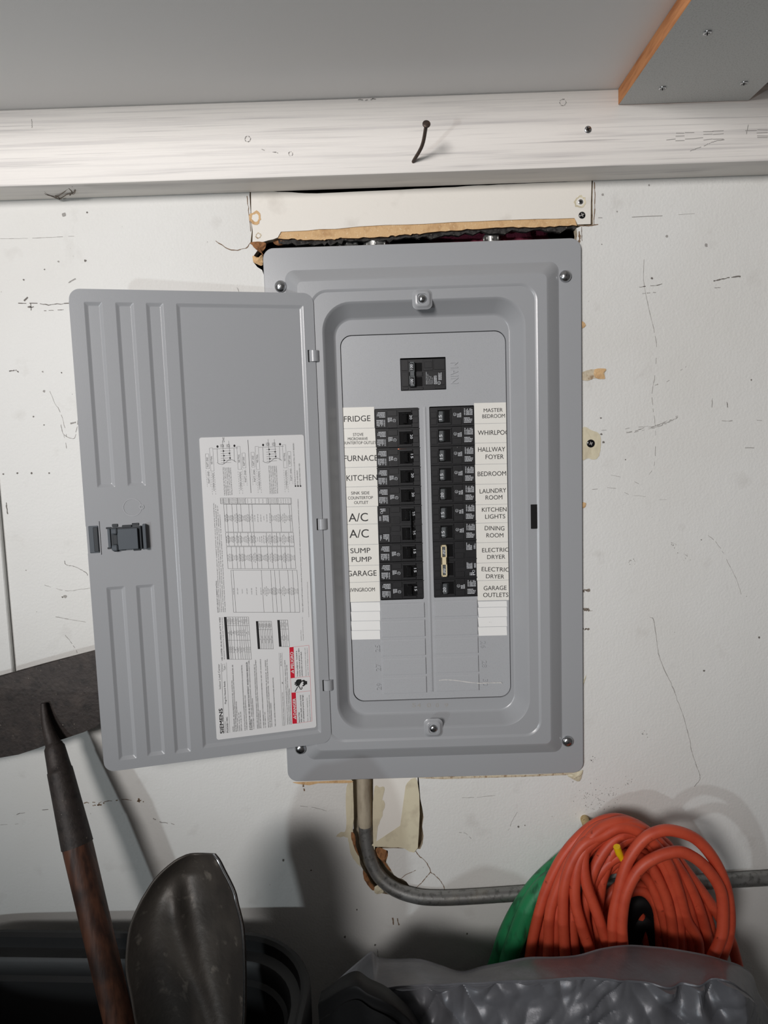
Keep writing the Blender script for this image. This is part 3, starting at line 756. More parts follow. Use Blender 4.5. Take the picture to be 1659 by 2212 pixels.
# main breaker
bm = bmesh.new(); W, H = mn[1]-mn[0]-.0008, mn[3]-mn[2]-.0020
box(bm, (0, 0, 0), (W, .022, H), 0, .0005)
for x0, x1, z0, z1, h, mi in ((.02, .17, .13, .6, .0008, 0), (.02, .17, .64, .98, .0007, 0), (.31, .48, .12, .42, .0002, 1), (.31, .48, .60, .88, .0002, 1), (.31, .48, .44, .58, .0012, 0), (.50, .72, .62, .98, .0008, 0), (.74, .98, .64, .98, .0008, 0), (.50, .98, .15, .58, .0006, 0), (.20, .49, .01, .09, .001, 0), (.75, .98, .02, .11, .001, 0), (.04, .16, .02, .10, .0009, 0), (.53, .70, .7, .9, .0012, 0)):
    box(bm, (x0*W, -h, z0*H), (x1*W, .0005, z1*H), mi, .0003)
mb = link('main_breaker', tomesh('main_breaker', bm, ['black_plastic', 'black_gloss']), panel, (mn[0]+.0004, YB, mn[2]+.0004))
bm = bmesh.new(); z0, z1 = .11*H, .90*H; xa, xb = .185*W, .305*W; y0 = -.007
for lo, hi in (((xa, y0, z0), (xa+.0014, 0, z1)), ((xb-.0010, y0, z0), (xb, 0, z1)), ((xa, y0, z0), (xb, 0, z0+.003)), ((xa, y0, z1-.0022), (xb, 0, z1)), ((xa, y0, .44*H), (xb, 0, .58*H)), ((xa, y0+.0008, z0), (xb, 0, z1))): box(bm, lo, hi, 0, .0003)
link('breaker_handle', tomesh('breaker_handle', bm, 'handle_grey'), mb, (0, 0, 0), local=True)
ink = Ink()
for zc in (.155, .62):
    ink.rect(Vector((0, y0+.0007, 0)), EX, EZ, xa+.0018, xb-.0012, zc*H, (zc+.24)*H, 1)
    ink.text('100', Vector((xb-.0022, y0+.0005, (zc+.03)*H)), EZ, -EX, .17*H, .0036, bold=.02)
ym = -.0011
for i, (t, L) in enumerate((('SIEMENS TYPE EQ8681', .40), ('INTERRUPTING 10KA', .33), ('120/240V~ 2P', .28), ('HACR TYPE', .26), ('COMMON TRIP', .22))):
    ink.text(t, Vector(((.575+.033*i)*W, ym, .17*H)), EZ, -EX, L*H, .0010, bold=.015 if i == 0 else 0, res=1)
dashes(ink, .73*W, .80*W, .17*H, .50*H, 3, True, ym); dashes(ink, .83*W, .91*W, .30*H, .58*H, 3, True, ym)
c = Vector((.845*W, ym, .205*H)); ink.ring(c, EX, EZ, .0022, .0004); ink.text('UL', c+Vector((.0008, 0, -.0012)), EZ, -EX, .0024, .0015)
o_ = bpy.data.meshes.new('print'); o_.from_pydata([tuple(v) for v in ink.V], [], ink.F); o_.materials.append(M['white_ink']); o_.materials.append(M['void']); o_.polygons.foreach_set('material_index', ink.MI); o_.update()
link('print', o_, mb, (0, 0, 0), local=True)

# circuit labels ------------------------------------------------------
YP = YD-.0005
def tape(pl, pr, y0l, y1l, y0r, y1r, texts, clips=None, tname='tape_white', y=YP, name='circuit_label'):
    """pl/pr pixel x at upper and lower edge; texts: (body, xa, xb, baseline_a, baseline_b, cap)"""
    bm = bmesh.new()
    q = [P(pl[0], y0l, y), P(pr[0], y0r, y), P(pr[1], y1r, y), P(pl[1], y1l, y)]
    slab(bm, [q], .0004); o = place(name, bm, tname, panel)
    if texts:
        ink = Ink(); yy = y-.00025
        for body, xa, xb, ba, bb, cap in texts:
            a, b = P(xa, ba, yy), P(xb, bb, yy); ex = (b-a).normalized(); ey = Vector((-ex.z, 0, ex.x))
            cl = []
            lx = max(q[0].x, q[3].x)+.0002; rx = min(q[1].x, q[2].x)-.0002
            cl = [(Vector((lx, 0, 0)), Vector((-1, 0, 0))), (Vector((rx, 0, 0)), Vector((1, 0, 0)))]
            ink.text(body, a, ex, ey, (b-a).length, cap*(.91+yy)/F, res=4, clip=cl, bold=.004)
        ink.build('lettering', 'black_ink', o)
    return o
LT = [(880, 926, (808, 809), [('FRIDGE', 743, 800.3, 911.5, 909.5, 12.2)]),
      (926, 967, (810, 812), [('STOVE', 762.5, 785, 942, 941.5, 6.3), ('MICROWAVE', 751.5, 794.3, 951.2, 950.4, 6), ('COUNTERTOP OUTLET', 735, 812.5, 960, 959, 6)]),
      (967, 1010, (814, 815), [('FURNACE', 743, 816, 996.5, 995, 12.2)]),
      (1010, 1052, (815, 816.5), [('KITCHEN', 748.5, 815, 1038.8, 1037, 12)]),
      (1052, 1095, (816.5, 817), [('SINK SIDE', 758.5, 798, 1068.5, 1067.8, 6.6), ('COUNTERTOP', 751.6, 805.6, 1079, 1077.8, 6.4), ('OUTLET', 765, 795.5, 1089, 1088.2, 6.4)]),
      (1095, 1133, (815, 816), [('A/C', 753.3, 795, 1127, 1125.6, 18)]),
      (1133, 1177, (816, 817.5), [('A/C', 755, 796.7, 1162, 1160.8, 18)]),
      (1177, 1222, (818, 819), [('SUMP', 757, 800, 1195.2, 1194, 11), ('PUMP', 759.8, 802.7, 1214, 1213, 11)]),
      (1222, 1258, (819, 819.5), [('GARAGE', 750, 813.5, 1245, 1243.6, 12.2)]),
      (1258, 1301, (819.5, 821), [('LIVINGROOM', 752.5, 809.7, 1278.8, 1277.2, 8.4)])]
def lx_(y): return 739.5+(y-880)*16.5/420
for y0, y1, pr, tx in LT:
    tape((lx_(y0)+.5, lx_(y1)+.5), pr, y0+.6, y1-.2, y0-1.2, y1-2, tx)
RTx = [(870, 915, (1024, 1025), [('MASTER', 1044.8, 1086, 890.5, 889.2, 7.8), ('BEDROOM', 1041.9, 1090.6, 903.5, 902, 8)]),
       (915, 957, (1025, 1026), [('WHIRLPOOL', 1032, 1108, 939.8, 938.6, 9.8)]),
       (957, 1003, (1026, 1026.5), [('HALLWAY', 1032.7, 1091.3, 976, 975, 9.8), ('FOYER', 1048.9, 1088.2, 991.8, 991, 9.6)]),
       (1003, 1046, (1026, 1027), [('BEDROOM', 1031.8, 1093.2, 1028.6, 1027.2, 9.6)]),
       (1046, 1090, (1027, 1027.5), [('LAUNDRY', 1036.3, 1093.7, 1066, 1063.4, 9.4), ('ROOM', 1048.9, 1085.3, 1079.4, 1078.4, 9.2)]),
       (1090, 1130, (1027.5, 1028), [('KITCHEN', 1040.9, 1094.2, 1105.6, 1104.6, 9.2), ('LIGHTS', 1048, 1091.3, 1120.6, 1119.6, 9.2)]),
       (1130, 1172, (1028, 1029), [('DINING', 1047, 1089.4, 1145.3, 1145.9, 9.4), ('ROOM', 1050.6, 1087.2, 1160.9, 1160.7, 9.2)]),
       (1172, 1216, (1029, 1029.5), [('ELECTRIC', 1041.4, 1099, 1193, 1191.6, 9), ('DRYER', 1052.5, 1091.3, 1207.6, 1206.8, 9)]),
       (1216, 1254, (1029.5, 1030), [('ELECTRIC', 1040.2, 1100, 1233.6, 1235, 9.2), ('DRYER', 1049.8, 1088.9, 1249, 1250, 9)]),
       (1254, 1297.5, (1031, 1032), [('GARAGE', 1044.8, 1094.2, 1275, 1274.2, 9.4), ('OUTLETS', 1043.6, 1098, 1289.8, 1289.4, 9.6)])]
def rx_(y): return 1093.0+(y-870)*6.5/427
for y0, y1, pl, tx in RTx:
    tape(pl, (rx_(y0), rx_(y1)), y0+.8, y1, y0-.8, y1-1.4, tx)
for rows, xl_, xr_ in (([1301, 1321, 1341.5, 1362, 1382], (757.5, 760), (820.5, 821.5)), ([1298.5, 1312, 1333, 1354, 1373.5], (1032, 1034.5), (1094.5, 1095.5))):
    for a, b in zip(rows, rows[1:]): tape(xl_, xr_, a+.9, b, a-.4, b-1.3, None, tname='paper_white', name='blank_label', y=YP+.0002)
    ink = Ink()

# ================================================================== DOOR
HP = Vector((-.08254, -.020, CAMZ+.18915)); DA = .24004; DW, DH = .2839, .5829
UD = Vector((-math.cos(DA), -math.sin(DA), 0)); DN = Vector((math.sin(DA), -math.cos(DA), 0)); VD = Vector((0, 0, -1))
def D3(u, v, h=0.0): return HP+UD*u+VD*v+DN*h
def Dr(px, py):
    v = ray(px, py); t = (HP-CAMLOC).dot(DN)/v.dot(DN); q = CAMLOC+v*t-HP
    return q.dot(UD), q.dot(VD)
def drect(l, r, t, b):                    # pixel samples -> (u0 right, u1 left, v0 top, v1 bottom)
    return Dr(*r)[0], Dr(*l)[0], Dr(*t)[1], Dr(*b)[1]
recess = [drect((181, 656), (221, 656), (200, 652), (232, 1053)), drect((229.5, 1270), (270, 1270), (250, 1267), (274, 1641)),
          drect((249, 660), (289, 660), (268, 653), (297, 1050)), drect((293, 1262), (332.5, 1262), (312, 1263), (336, 1632)),
          drect((315, 660), (353, 660), (334, 654), (397, 1626)), drect((380.5, 663), (655, 663), (520, 657), (560, 1601))]
latch_w = drect((234, 1160), (318, 1160), (270, 1133), (280, 1188))
bm = bmesh.new()
def dl(x0, x1, z0, z1, r, h, n=4): return [D3(a, b, h) for a, b in rrect(x0, x1, z0, z1, r, n)]
outer = dl(0, DW, 0, DH, .0125, 0, 8)
loops = [outer]
for (u0, u1, v0, v1) in recess: loops.append(dl(u0, u1, v0, v1, .0016, 0))
vl = fill(bm, loops)
for (u0, u1, v0, v1), top in zip(recess, vl[1:]):
    prevr = top
    for ins, h in ((.0010, -.0004), (.0030, -.0020), (.0042, -.0024)):
        ring = [bm.verts.new(p) for p in dl(u0+ins, u1-ins, v0+ins, v1-ins, .0014, h)]
        for i in range(len(ring)): bm.faces.new((prevr[i], prevr[(i+1) % len(ring)], ring[(i+1) % len(ring)], ring[i]))
        prevr = ring
    bm.faces.new(prevr)
back = [bm.verts.new(v.co-DN*.0045) for v in vl[0]]; n = len(back); vo = vl[0]
for i in range(n): bm.faces.new((vo[i], vo[(i+1) % n], back[(i+1) % n], back[i]))
bm.faces.new(back)
orient(bm, DN)
door = place('door', bm, 'enamel', panel, smooth=35, flat=DN, label='grey inner face of the open door, swung to the left')
# rolled light edge on the free side
bm = bmesh.new(); tube(bm, [D3(DW-.0004, .014, -.001), D3(DW-.0004, Dr(194, 1137)[1], -.001)], .0009, 8); tube(bm, [D3(DW-.0004, Dr(205, 1195)[1], -.001), D3(DW-.0004, DH-.014, -.001)], .0009, 8)
place('rolled_edge', bm, 'enamel', door)
# hinge clips
for a, b in ((678.5, 769), (697, 1132), (709.5, 1479.5)):
    u, v = Dr(a, b); bm = bmesh.new(); pr = []
    for k in range(9):
        t = k/8; ang = math.pi*t
        uu = u+.0062-.0124*t; hh = .0006+.0034*math.sin(ang)**.8
        pr.append((uu, hh))
    A = [bm.verts.new(D3(uu, v-.0068, hh)) for uu, hh in pr]; B = [bm.verts.new(D3(uu, v+.0068, hh)) for uu, hh in pr]
    for i in range(8): bm.faces.new((A[i], A[i+1], B[i+1], B[i]))
    A2 = [bm.verts.new(D3(uu, v-.0068, 0)) for uu, hh in (pr[0], pr[-1])]; B2 = [bm.verts.new(D3(uu, v+.0068, 0)) for uu, hh in (pr[0], pr[-1])]
    bm.faces.new(A+[A2[1], A2[0]]); bm.faces.new(B+[B2[1], B2[0]])
    bmesh.ops.recalc_face_normals(bm, faces=bm.faces[:])
    place('hinge', bm, 'enamel', door, smooth=50)
    bm = bmesh.new(); q = [D3(u+.0078, v-.0075, .0003), D3(u+.0058, v-.0075, .0003), D3(u+.0058, v+.0075, .0003), D3(u+.0078, v+.0075, .0003)]; slab(bm, [q], .0004, face=DN); place('hinge_slot', bm, 'void', door)
# knockout ring
uk, vk = Dr(286, 1096); ink = Ink(); ink.ring(D3(uk, vk, .0004), UD, VD, .0108, .0008, 28); ink.ring(D3(uk-.0105, vk, .0006), UD, VD, .003, .0012, 10)
ink.build('knockout', 'enamel_plate', door)
# latch
def dbox(bm, u0, u1, v0, v1, h0, h1, mi=0, bev=.0005):
    b2 = bmesh.new(); box(b2, (u0, v0, h0), (u1, v1, h1), mi, bev)
    mp = {}
    for v in b2.verts: mp[v] = bm.verts.new(D3(v.co.x, v.co.y, v.co.z))
    for f in b2.faces:
        g = bm.faces.new([mp[v] for v in f.verts]); g.material_index = f.material_index
    b2.free()
def lu(cx, cy): return Dr(150+cx/5.72, 1060+cy/5.72)
lt = bpy.data.objects
a, b = lu(470, 470), lu(950, 700)
bm = bmesh.new()
def lbox(x0, y0, x1, y1, h0, h1, mi=0, bev=.0005):
    p, q = lu(x0, y0), lu(x1, y1); dbox(bm, min(p[0], q[0]), max(p[0], q[0]), min(p[1], q[1]), max(p[1], q[1]), h0, h1, mi, bev)
lbox(505, 455, 950, 705, 0, .0016, 1)
lbox(595, 470, 860, 710, 0, .0058)
lbox(865, 430, 905, 715, 0, .0045, 1); lbox(905, 408, 965, 712, 0, .0075)
lbox(520, 465, 600, 530, 0, .0078, 0, .0014); lbox(530, 665, 610, 735, 0, .0078, 0, .0014)
lbox(535, 540, 600, 660, 0, .002, 1)
lbox(470, 470, 520, 700, 0, .003, 0)
lbox(525, 412, 600, 445, 0, .0012, 1); lbox(770, 400, 860, 430, 0, .0012, 1); lbox(650, 425, 770, 450, 0, .0022, 1)
lbox(550, 730, 615, 750, 0, .0012, 1); lbox(790, 712, 885, 735, 0, .0012, 1); lbox(640, 715, 700, 735, 0, .0012, 1)
lbox(450, 452, 520, 470, 0, .0008, 1); lbox(470, 700, 530, 718, 0, .0008, 1)
orient(bm, DN)
latch = place('latch', bm, ['slate_plastic', 'slate_dark'], door, label='dark slate plastic slide latch')
bm = bmesh.new()
lbox(232, 438, 375, 765, -.004, .0012, 0); lbox(288, 450, 372, 752, 0, .0018, 1, .0007)
orient(bm, DN); place('latch_grip', bm, ['slate_plastic', 'slate_dark'], door, label='dark plastic finger grip at the free edge')
bm = bmesh.new(); lbox(360, 375, 395, 790, -.0003, .0010, 0, .0005); orient(bm, DN); place('latch_ridge', bm, 'enamel', door)

# instruction sheet ----------------------------------------------------
su0, su1, sv0, sv1 = drect((449, 1270), (671, 1270), (545, 942), (576, 1586))
bm = bmesh.new(); SH = -.0018
slab(bm, [dl(su0, su1, sv0, sv1, .0028, SH)], .0004, face=DN); place('instruction_sheet', bm, 'sheet_white', door, label='white printed instruction sheet stuck to the door')
IH = SH+.00012
SX, SY = -VD, UD                            # text runs upwards, its top towards the free edge
K = Ink()                                  # black
def cB(x, y): u, v = Dr(440+x/5.925, 1260+y/5.925); return D3(u, v, IH)
def cA(x, y): u, v = Dr(420+x/5.925, 930+y/5.925); return D3(u, v, IH)
def T(f, body, x, y0, y1, cap, bold=0.0, res=1, ink=None, mi=0):
    """text starting at (x, y0) and ending level with y1 on the sheet's crop frame f; cap in crop pixels"""
    a = f(x, y0); L = (y0-y1)/5.925*(.82)/F
    b = f(x-(y0-y1)*.063, y1); L = (b-a).dot(SX)
    (ink or K).text(body, a, SX, SY, L, cap/5.925*.845/F, bold, res, mi)
def LN(f, x0, y0, x1, y1, wd=2.2): K.line(f(x0, y0), f(x1, y1), DN, wd/5.925*.845/F)
T(cB, 'SIEMENS', 257, 1925, 1608, 46, .028, 3)
T(cB, 'Indoor Load Center', 222, 1358, 1036, 26, 0, 2)
LN(cB, 264, 1925, 224, 1025, 3)
T(cB, 'Catalog Number', 288, 1922, 1770, 12); T(cB, 'PN3030B1100C', 318, 1918, 1715, 20, .012, 2); T(cB, 'Plug-On Neutral Ready', 290, 1548, 1258, 20, .008, 2)
T(cB, 'Enclosure', 248, 1132, 1040, 12); T(cB, 'Type 1', 278, 1118, 1040, 20, .005, 2); LN(cB, 335, 1918, 290, 1018)
body = [('RATINGS:', 383, 1905, 1838, 10), ('FOR MAIN BREAKER - SEE MAIN BREAKER RATING IF USED.  BUS RATED 125A', 402, 1905, 1250, 12), ('BACK-FED MAIN BREAKER REQUIRES HOLD-DOWN MEANS AND LINE TERMINAL BARRIER. SEE', 422, 1903, 1050, 12), ('ACCESSORY CHART FOR REQUIRED KIT(S).', 443, 1900, 1515, 12), ('120/240V~ 60 HZ, 1PH, 3W', 468, 1898, 1660, 12), ('208Y/120V~ 60 HZ, 1PH, 3W', 492, 1896, 1650, 12),
        ('FOR INSTALLATION BY A QUALIFIED PERSON IN ACCORDANCE WITH ALL LOCAL ELECTRICAL', 537, 1888, 1050, 13), ('CODES AND/OR THE NATIONAL ELECTRICAL CODE', 560, 1885, 1440, 13),
        ('IS INSTALLED.', 627, 1880, 1735, 18), ('WHEN USED AS SERVICE EQUIPMENT, APPLY SERVICE DISCONNECT LABEL', 622, 1715, 990, 12), ('TO FRONT NEXT TO MAIN BREAKER HANDLE.', 650, 1873, 1475, 12),
        ('WHEN USED AS SERVICE EQUIPMENT, UNUSED NEUTRAL BAR TERMINALS MAY BE USED TO', 697, 1868, 1040, 12), ('TERMINATE EQUIPMENT GROUNDING WIRES IN THE COMBINATIONS INDICATED FOR EQUIPMENT', 717, 1866, 985, 12), ('GROUND BAR TERMINALS.', 738, 1863, 1630, 12),
        ('TO RESET BREAKERS WITH TRIPPED HANDLE POSITION BETWEEN "ON" AND "OFF", MOVE HANDLE', 777, 1858, 978, 12), ('TO "OFF" THEN TO "ON".', 800, 1856, 1650, 12),
        ('REMOVE TWISTOUTS FROM TRIM ONLY WHERE BREAKERS WILL BE INSTALLED.  ALL OPENINGS', 838, 1850, 990, 12), ('MUST BE FILLED WITH BREAKERS OR FILLER PLATES.  USE ONE FILLER PLATE TO FILL', 860, 1848, 975, 12), ('TWIN OR MAIN BREAKER OPENING.', 880, 1845, 1535, 12),
        ('THIS LOAD CENTER IS INVERTIBLE FOR BOTTOM FEED APPLICATIONS.', 925, 1838, 1210, 13),
        ('Siemens Industry, Inc., Peachtree Corners, Georgia, U.S.A.', 1035, 1828, 1400, 11), ('J8', 1015, 1295, 1268, 12), ('400-48-121 Rev.01', 998, 1065, 900, 12),
        ('WARNING: DO NOT ALLOW PETROLEUM BASED PAINTS, SOLVENTS, CHEMICALS, SOLVENTS', 1083, 1815, 990, 11), ('OR SPRAYS TO CONTACT THE NONMETALLIC PARTS OF THIS LOAD CENTER', 1105, 1812, 1050, 11), ('DEGRADATION OF ELECTRICAL INSULATING MATERIAL.', 1125, 1810, 1350, 11)]
for b, x, y0, y1, cap in body: T(cB, b, x, y0, y1, cap, .011)
T(cB, 'SUITABLE FOR USE AS SERVICE EQUIPMENT WHEN MAIN BREAKER', 607, 1882, 1012, 20, .015)
LN(cB, 1012, 1830, 966, 895); LN(cB, 1050, 1825, 1004, 893)
# terminal tables
T(cB, 'USE COPPER OR ALUMINUM 60/75\u00b0C WIRE', 246, 995, 440, 19, .008)
T(cB, 'SEE BREAKER MARKINGS FOR WIRE AND TORQUE DETAILS', 272, 980, 440, 12)
def table(f, x0, y0, x1, y1, rows, cols, hdr, words, lean=.07):
    """x across (down the lines), y0 bottom .. y1 top"""
    g = lambda x, y: f(x-(y0-y)*lean, y)
    for r in rows: K.line(g(x0+(x1-x0)*r, y0), g(x0+(x1-x0)*r, y1), DN, .00030)
    for c in cols: K.line(g(x0, y0+(y1-y0)*c), g(x1, y0+(y1-y0)*c), DN, .00030)
    if hdr: K.poly([g(x0, y0), g(x0+hdr, y0), g(x0+hdr, y1), g(x0, y1)])
    rng = random.Random(int(x0+y0))
    for i in range(len(rows)-1):
        for j in range(len(cols)-1):
            if hdr and i == 0: continue
            xa, xb = x0+(x1-x0)*rows[i], x0+(x1-x0)*rows[i+1]; ya, yb = y0+(y1-y0)*cols[j], y0+(y1-y0)*cols[j+1]
            ln = max(1, min(6, int((xb-xa)/16)))
            step = (xb-xa)/ln if ln > 1 else (xb-xa)
            for k in range(ln):
                wd_ = words[(i*3+j+k*2) % len(words)]
                xm = xa+step*(k+.72); sp = (ya-yb)*min(.85, len(wd_)*9.2/max(ya-yb, 1)); ym = (ya+yb)/2+sp/2
                p = g(xm, ym); L = (g(xm, ym-sp)-p).dot(SX); K.text(wd_, p, SX, SY, L, 10.5/5.925*.845/F, 0, 1)
W1 = ['Cu 14-10', '12-10 AWG', 'NEUTRAL', '20 LB-IN', '#8', '1 WIRE', '35 LB-IN', '4 AWG']
table(cB, 298, 978, 612, 408+28, [0, .1, .17, .24, .35, .47, .58, .66, .75, .83, .91, 1], [0, .45, .80, 1], 30, W1)
table(cB, 695, 845, 893, 490, [0, .14, .25, .36, .47, .58, .69, .8, .9, 1], [0, .7, 1], 28, ['ECLX 2 KIT', 'ECHL', 'GROUND BAR', 'QT', 'ECMBR2', 'FILLER'])
table(cB, 968, 815, 1100, 475, [0, .22, .4, .58, .76, 1], [0, .66, 1], 30, ['MAIN KIT', 'ECMB1', 'QPH 100A', '22 KA'])
# short circuit table (on the upper crop)
T(cB, 'SHORT CIRCUIT CURRENT RATING:', 192, 378, -30, 16, .008)
for k, (t, y1) in enumerate((('THIS PANELBOARD HAS A MAXIMUM SHORT CIRCUIT CURRENT RATING OF 100,000 AMPS RMS SYMMETRICAL', 888), ('THE RATING IS DEPENDENT ON THE BREAKERS INSTALLED IN THE PANELBOARD AND THE MAIN FEEDER BREAKER IF ANY', 905), ('AHEAD OF THIS PANELBOARD. REPLACE OR ADD IN THE TABULATED COMBINATIONS ONLY. BREAKERS MUST BE OF', 925), ('THE SAME TYPE AND RATING AS INDICATED IN THE EQUIPMENT VOID THE WARRANTY', 1035))):
    T(cA, t, 330+k*24, 2330, y1+40, 12)
W2 = ['NONE USED', 'QP QPF QPH HQP', 'QPHF QPP QE', 'GFPH HQPP', 'QPH BLH DS', '22,000', '65,000', 'QAF QFGP', 'TDA TDB HQP']
def tb(rows, c0, c1, words, nl=None): table(cA, 425, c0, 1330, c1, rows, [0, 1], 0, words, .066)
W3 = ['10,000', '17,000', '42,000', '65,000', '100,000', '200,000']
x0t = 494
table(cA, 502, 2330, 1350, 1790, [0, .035, .46, .60, .66, .73, .86, .93, 1], [0, 1], 0, W2, .066)
table(cA, 430, 1770, 1300, 1490, [0, .07, .14, .19, .25, .36, .44, .50, .60, .67, .74, .80, .86, .93, 1], [0, 1], 0, W2, .066)
table(cA, 410, 1480, 1280, 1310, [0, .04, .12, .17, .22, .33, .38, .42, .60, .68, .75, .80, .93, 1], [0, 1], 0, W2, .066)
table(cA, 398, 1300, 1262, 945, [0, .04, .12, .19, .25, .37, .42, .69, .83, .97, 1], [0, 1], 0, W2, .066)
table(cA, 336, 940, 1245, 865, [0, .04, .12, .24, .35, .67, .80, 1], [0, 1], 0, W3, .066)
T(cA, 'When QPH and HQP breakers are ahead of this panel they may be used with replacement breakers for a permitted series combination', 1395, 2330, 880, 11, .01)
T(cA, 'Recommended per national electric code. Registered trademark of the National Fire Protection Association', 1470, 2390, 1940, 10)
T(cB, 'Assembled in Mexico', 1255, 740, 600, 10); T(cB, 'Copyright Siemens Industry, Inc.', 1282, 738, 430, 10)
# wiring diagrams
def diagram(x, y, s=1.0, lab='LINE'):
    bx = lambda x0, y0, x1, y1: (LN(cA, x0, y0, x0-(y0-y1)*.06, y1), LN(cA, x1, y0, x1-(y0-y1)*.06, y1), LN(cA, x0, y0, x1, y0-(x1-x0)*.06), LN(cA, x0-(y0-y1)*.06, y1, x1-(y0-y1)*.06, y1-(x1-x0)*.06))
    for q in (0, 350):
        bx(x+q+70, y+520-q*.06, x+q+112, y+225-q*.06); T(cA, 'NEUTRAL', x+q+92, y+430-q*.06, y+325-q*.06, 20)
    bx(x+10, y+490, x+52, y+300); T(cA, 'EQPT GND', x+38, y+468, y+340, 20)
    bx(x+480, y+480, x+520, y+290); T(cA, 'EQPT GND', x+505, y+450, y+335, 20)
    for (qx, qy, t) in ((25, 720, 'EQPT GND'), (92, 820, 'COVERED ECHMEXIS'), (438, 810, 'COVERED ECHMEXIS'), (495, 705, 'EQPT GND')):
        L = 220 if len(t) < 10 else 300
        for k in range(10): LN(cA, x+qx-k*2, qy+y-k*L/10, x+qx-k*2-1, qy+y-k*L/10-L/18); LN(cA, x+qx+42-k*2, qy+y-k*L/10, x+qx+41-k*2, qy+y-k*L/10-L/18)
        T(cA, t, x+qx+28, qy+y-45, qy+y-L+20, 18)
    LN(cA, x+100, y+235, x+420, y+222, 3); LN(cA, x+160, y+410, x+150, y+235, 3); LN(cA, x+372, y+400, x+365, y+228, 3)
    for k in range(6): LN(cA, x+195+k, y+265+k*30, x+325+k, y+258+k*30, 3)
    LN(cA, x+240, y+430, x+218, y+130, 3); LN(cA, x+320, y+370, x+298, y+130, 3)
    for k, dx in ((0, 232), (1, 308), (2, 238), (3, 316), (4, 242)): c = cA(x+dx, y+262+30*k); K.poly([c+UD*(.0010*math.cos(a*.785))+VD*(.0010*math.sin(a*.785)) for a in range(8)])
    for dx in (218, 295):
        bx(x+dx-22, y+215, x+dx+18, y+178); c = cA(x+dx-2, y+195); K.ring(c, UD, VD, .0014, .0004, 8)
    w_ = [(150, 410), (180, 430), (220, 435), (260, 410), (300, 375), (340, 372), (375, 390), (395, 405)]
    for (a, b), (c, d) in zip(w_, w_[1:]): LN(cA, x+a, y+b, x+c, y+d, 4)
    for dx, dy in ((155, 205), (372, 195)): c = cA(x+dx, y+dy); K.poly([c+UD*(.0013*math.cos(a*.785))+VD*(.0016*math.sin(a*.785)) for a in range(8)])
    for k, t in enumerate(('THE INSTALLED NEUTRALS LIMIT THIS', 'PANELBOARD TO 30 CIRCUITS THAT', 'REQUIRE NEUTRAL CONNECTIONS.', 'IF UP TO 60 CIRCUITS ARE NEEDED', 'INSTALL ECHNR KIT(S) PER SCHEMATIC.')): T(cA, t, x+255+k*23, y+832-k*2, y+470, 14)
    if lab: T(cA, lab, x+245, y+128+20, y+128-40, 24)
diagram(140, 0); diagram(725, -20, lab=None)
LN(cA, 725, 800, 685, 120, 5)
for k, (t, y1) in enumerate((('NEUTRAL BUS FOR PLUG-ON NEUTRAL CIRCUIT BREAKERS', 160), ('BOND WHEN REQ\'D', 510), ('BACK-FED MAIN WHEN USED', 420))):
    T(cA, t, 1300+k*32, 700, y1, 16, .006); c = cA(1296+k*32, 712); K.poly([c+UD*(.0011*math.cos(a*.785))+VD*(.0011*math.sin(a*.785)) for a in range(8)])
# shock pictogram
def pf(l): return [cB(a, b) for a, b in l]
for l in ([(1205, 1235), (1248, 1233), (1262, 1262), (1240, 1290), (1226, 1318), (1208, 1322), (1188, 1300), (1185, 1250)],
          [(1190, 1245), (1208, 1240), (1205, 1262), (1180, 1268)], [(1198, 1262), (1200, 1280), (1168, 1288), (1166, 1272)], [(1200, 1282), (1204, 1298), (1166, 1306), (1165, 1290)], [(1206, 1300), (1212, 1318), (1180, 1322), (1178, 1308)],
          [(1262, 1245), (1285, 1240), (1312, 1258), (1326, 1255), (1327, 1298), (1310, 1300), (1290, 1318), (1272, 1326), (1262, 1318), (1282, 1296), (1268, 1286), (1284, 1270), (1262, 1262)]): K.poly(pf(l))
w_ = [(1170, 1395), (1190, 1360), (1202, 1335), (1222, 1325), (1232, 1340), (1238, 1360), (1252, 1362), (1262, 1350), (1258, 1330)]
for (a, b), (c, d) in zip(w_, w_[1:]): LN(cB, a, b, c, d, 11)
T(cB, 'Hazardous Voltage.', 1232, 1788, 1655, 16, .018); T(cB, 'Will cause death, serious injury', 1262, 1785, 1435, 17, .022); T(cB, 'or substantial property damage.', 1290, 1780, 1430, 17, .02)
T(cB, 'Turn off power supplying the', 1342, 1775, 1470, 14); T(cB, 'equipment before working inside.', 1372, 1772, 1430, 14)
T(cB, 'Voltaje peligroso. Causar\u00e1 la', 1210, 1200, 870, 16, .018); T(cB, 'muerte, lesiones graves o da\u00f1o', 1240, 1198, 835, 16, .02); T(cB, 'substancial a la propiedad.', 1268, 1195, 880, 16, .02)
T(cB, 'Desconecte el suministro de energ\u00eda a este', 1318, 1190, 830, 13); T(cB, 'equipo antes de trabajar en su interior.', 1345, 1188, 830, 13)
K.build('sheet_printing', 'black_ink', door)
G = Ink()
G.poly(pf([(1138, 1805), (1196, 1800), (1180, 1402), (1124, 1406)])); G.poly(pf([(1113, 1222), (1168, 1215), (1152, 820), (1098, 826)]))
for a, b in (((1098, 826), (1348, 798)), ((1348, 798), (1388, 1770)), ((1388, 1770), (1196, 1800)), ((1168, 1215), (1362, 1196)), ((1180, 1402), (1368, 1382)), ((1113, 1222), (1124, 1406))): G.line(cB(*a), cB(*b), DN, .00028)
G.build('warning_band', 'red_ink', door)
WK = Ink()
IH += .0001
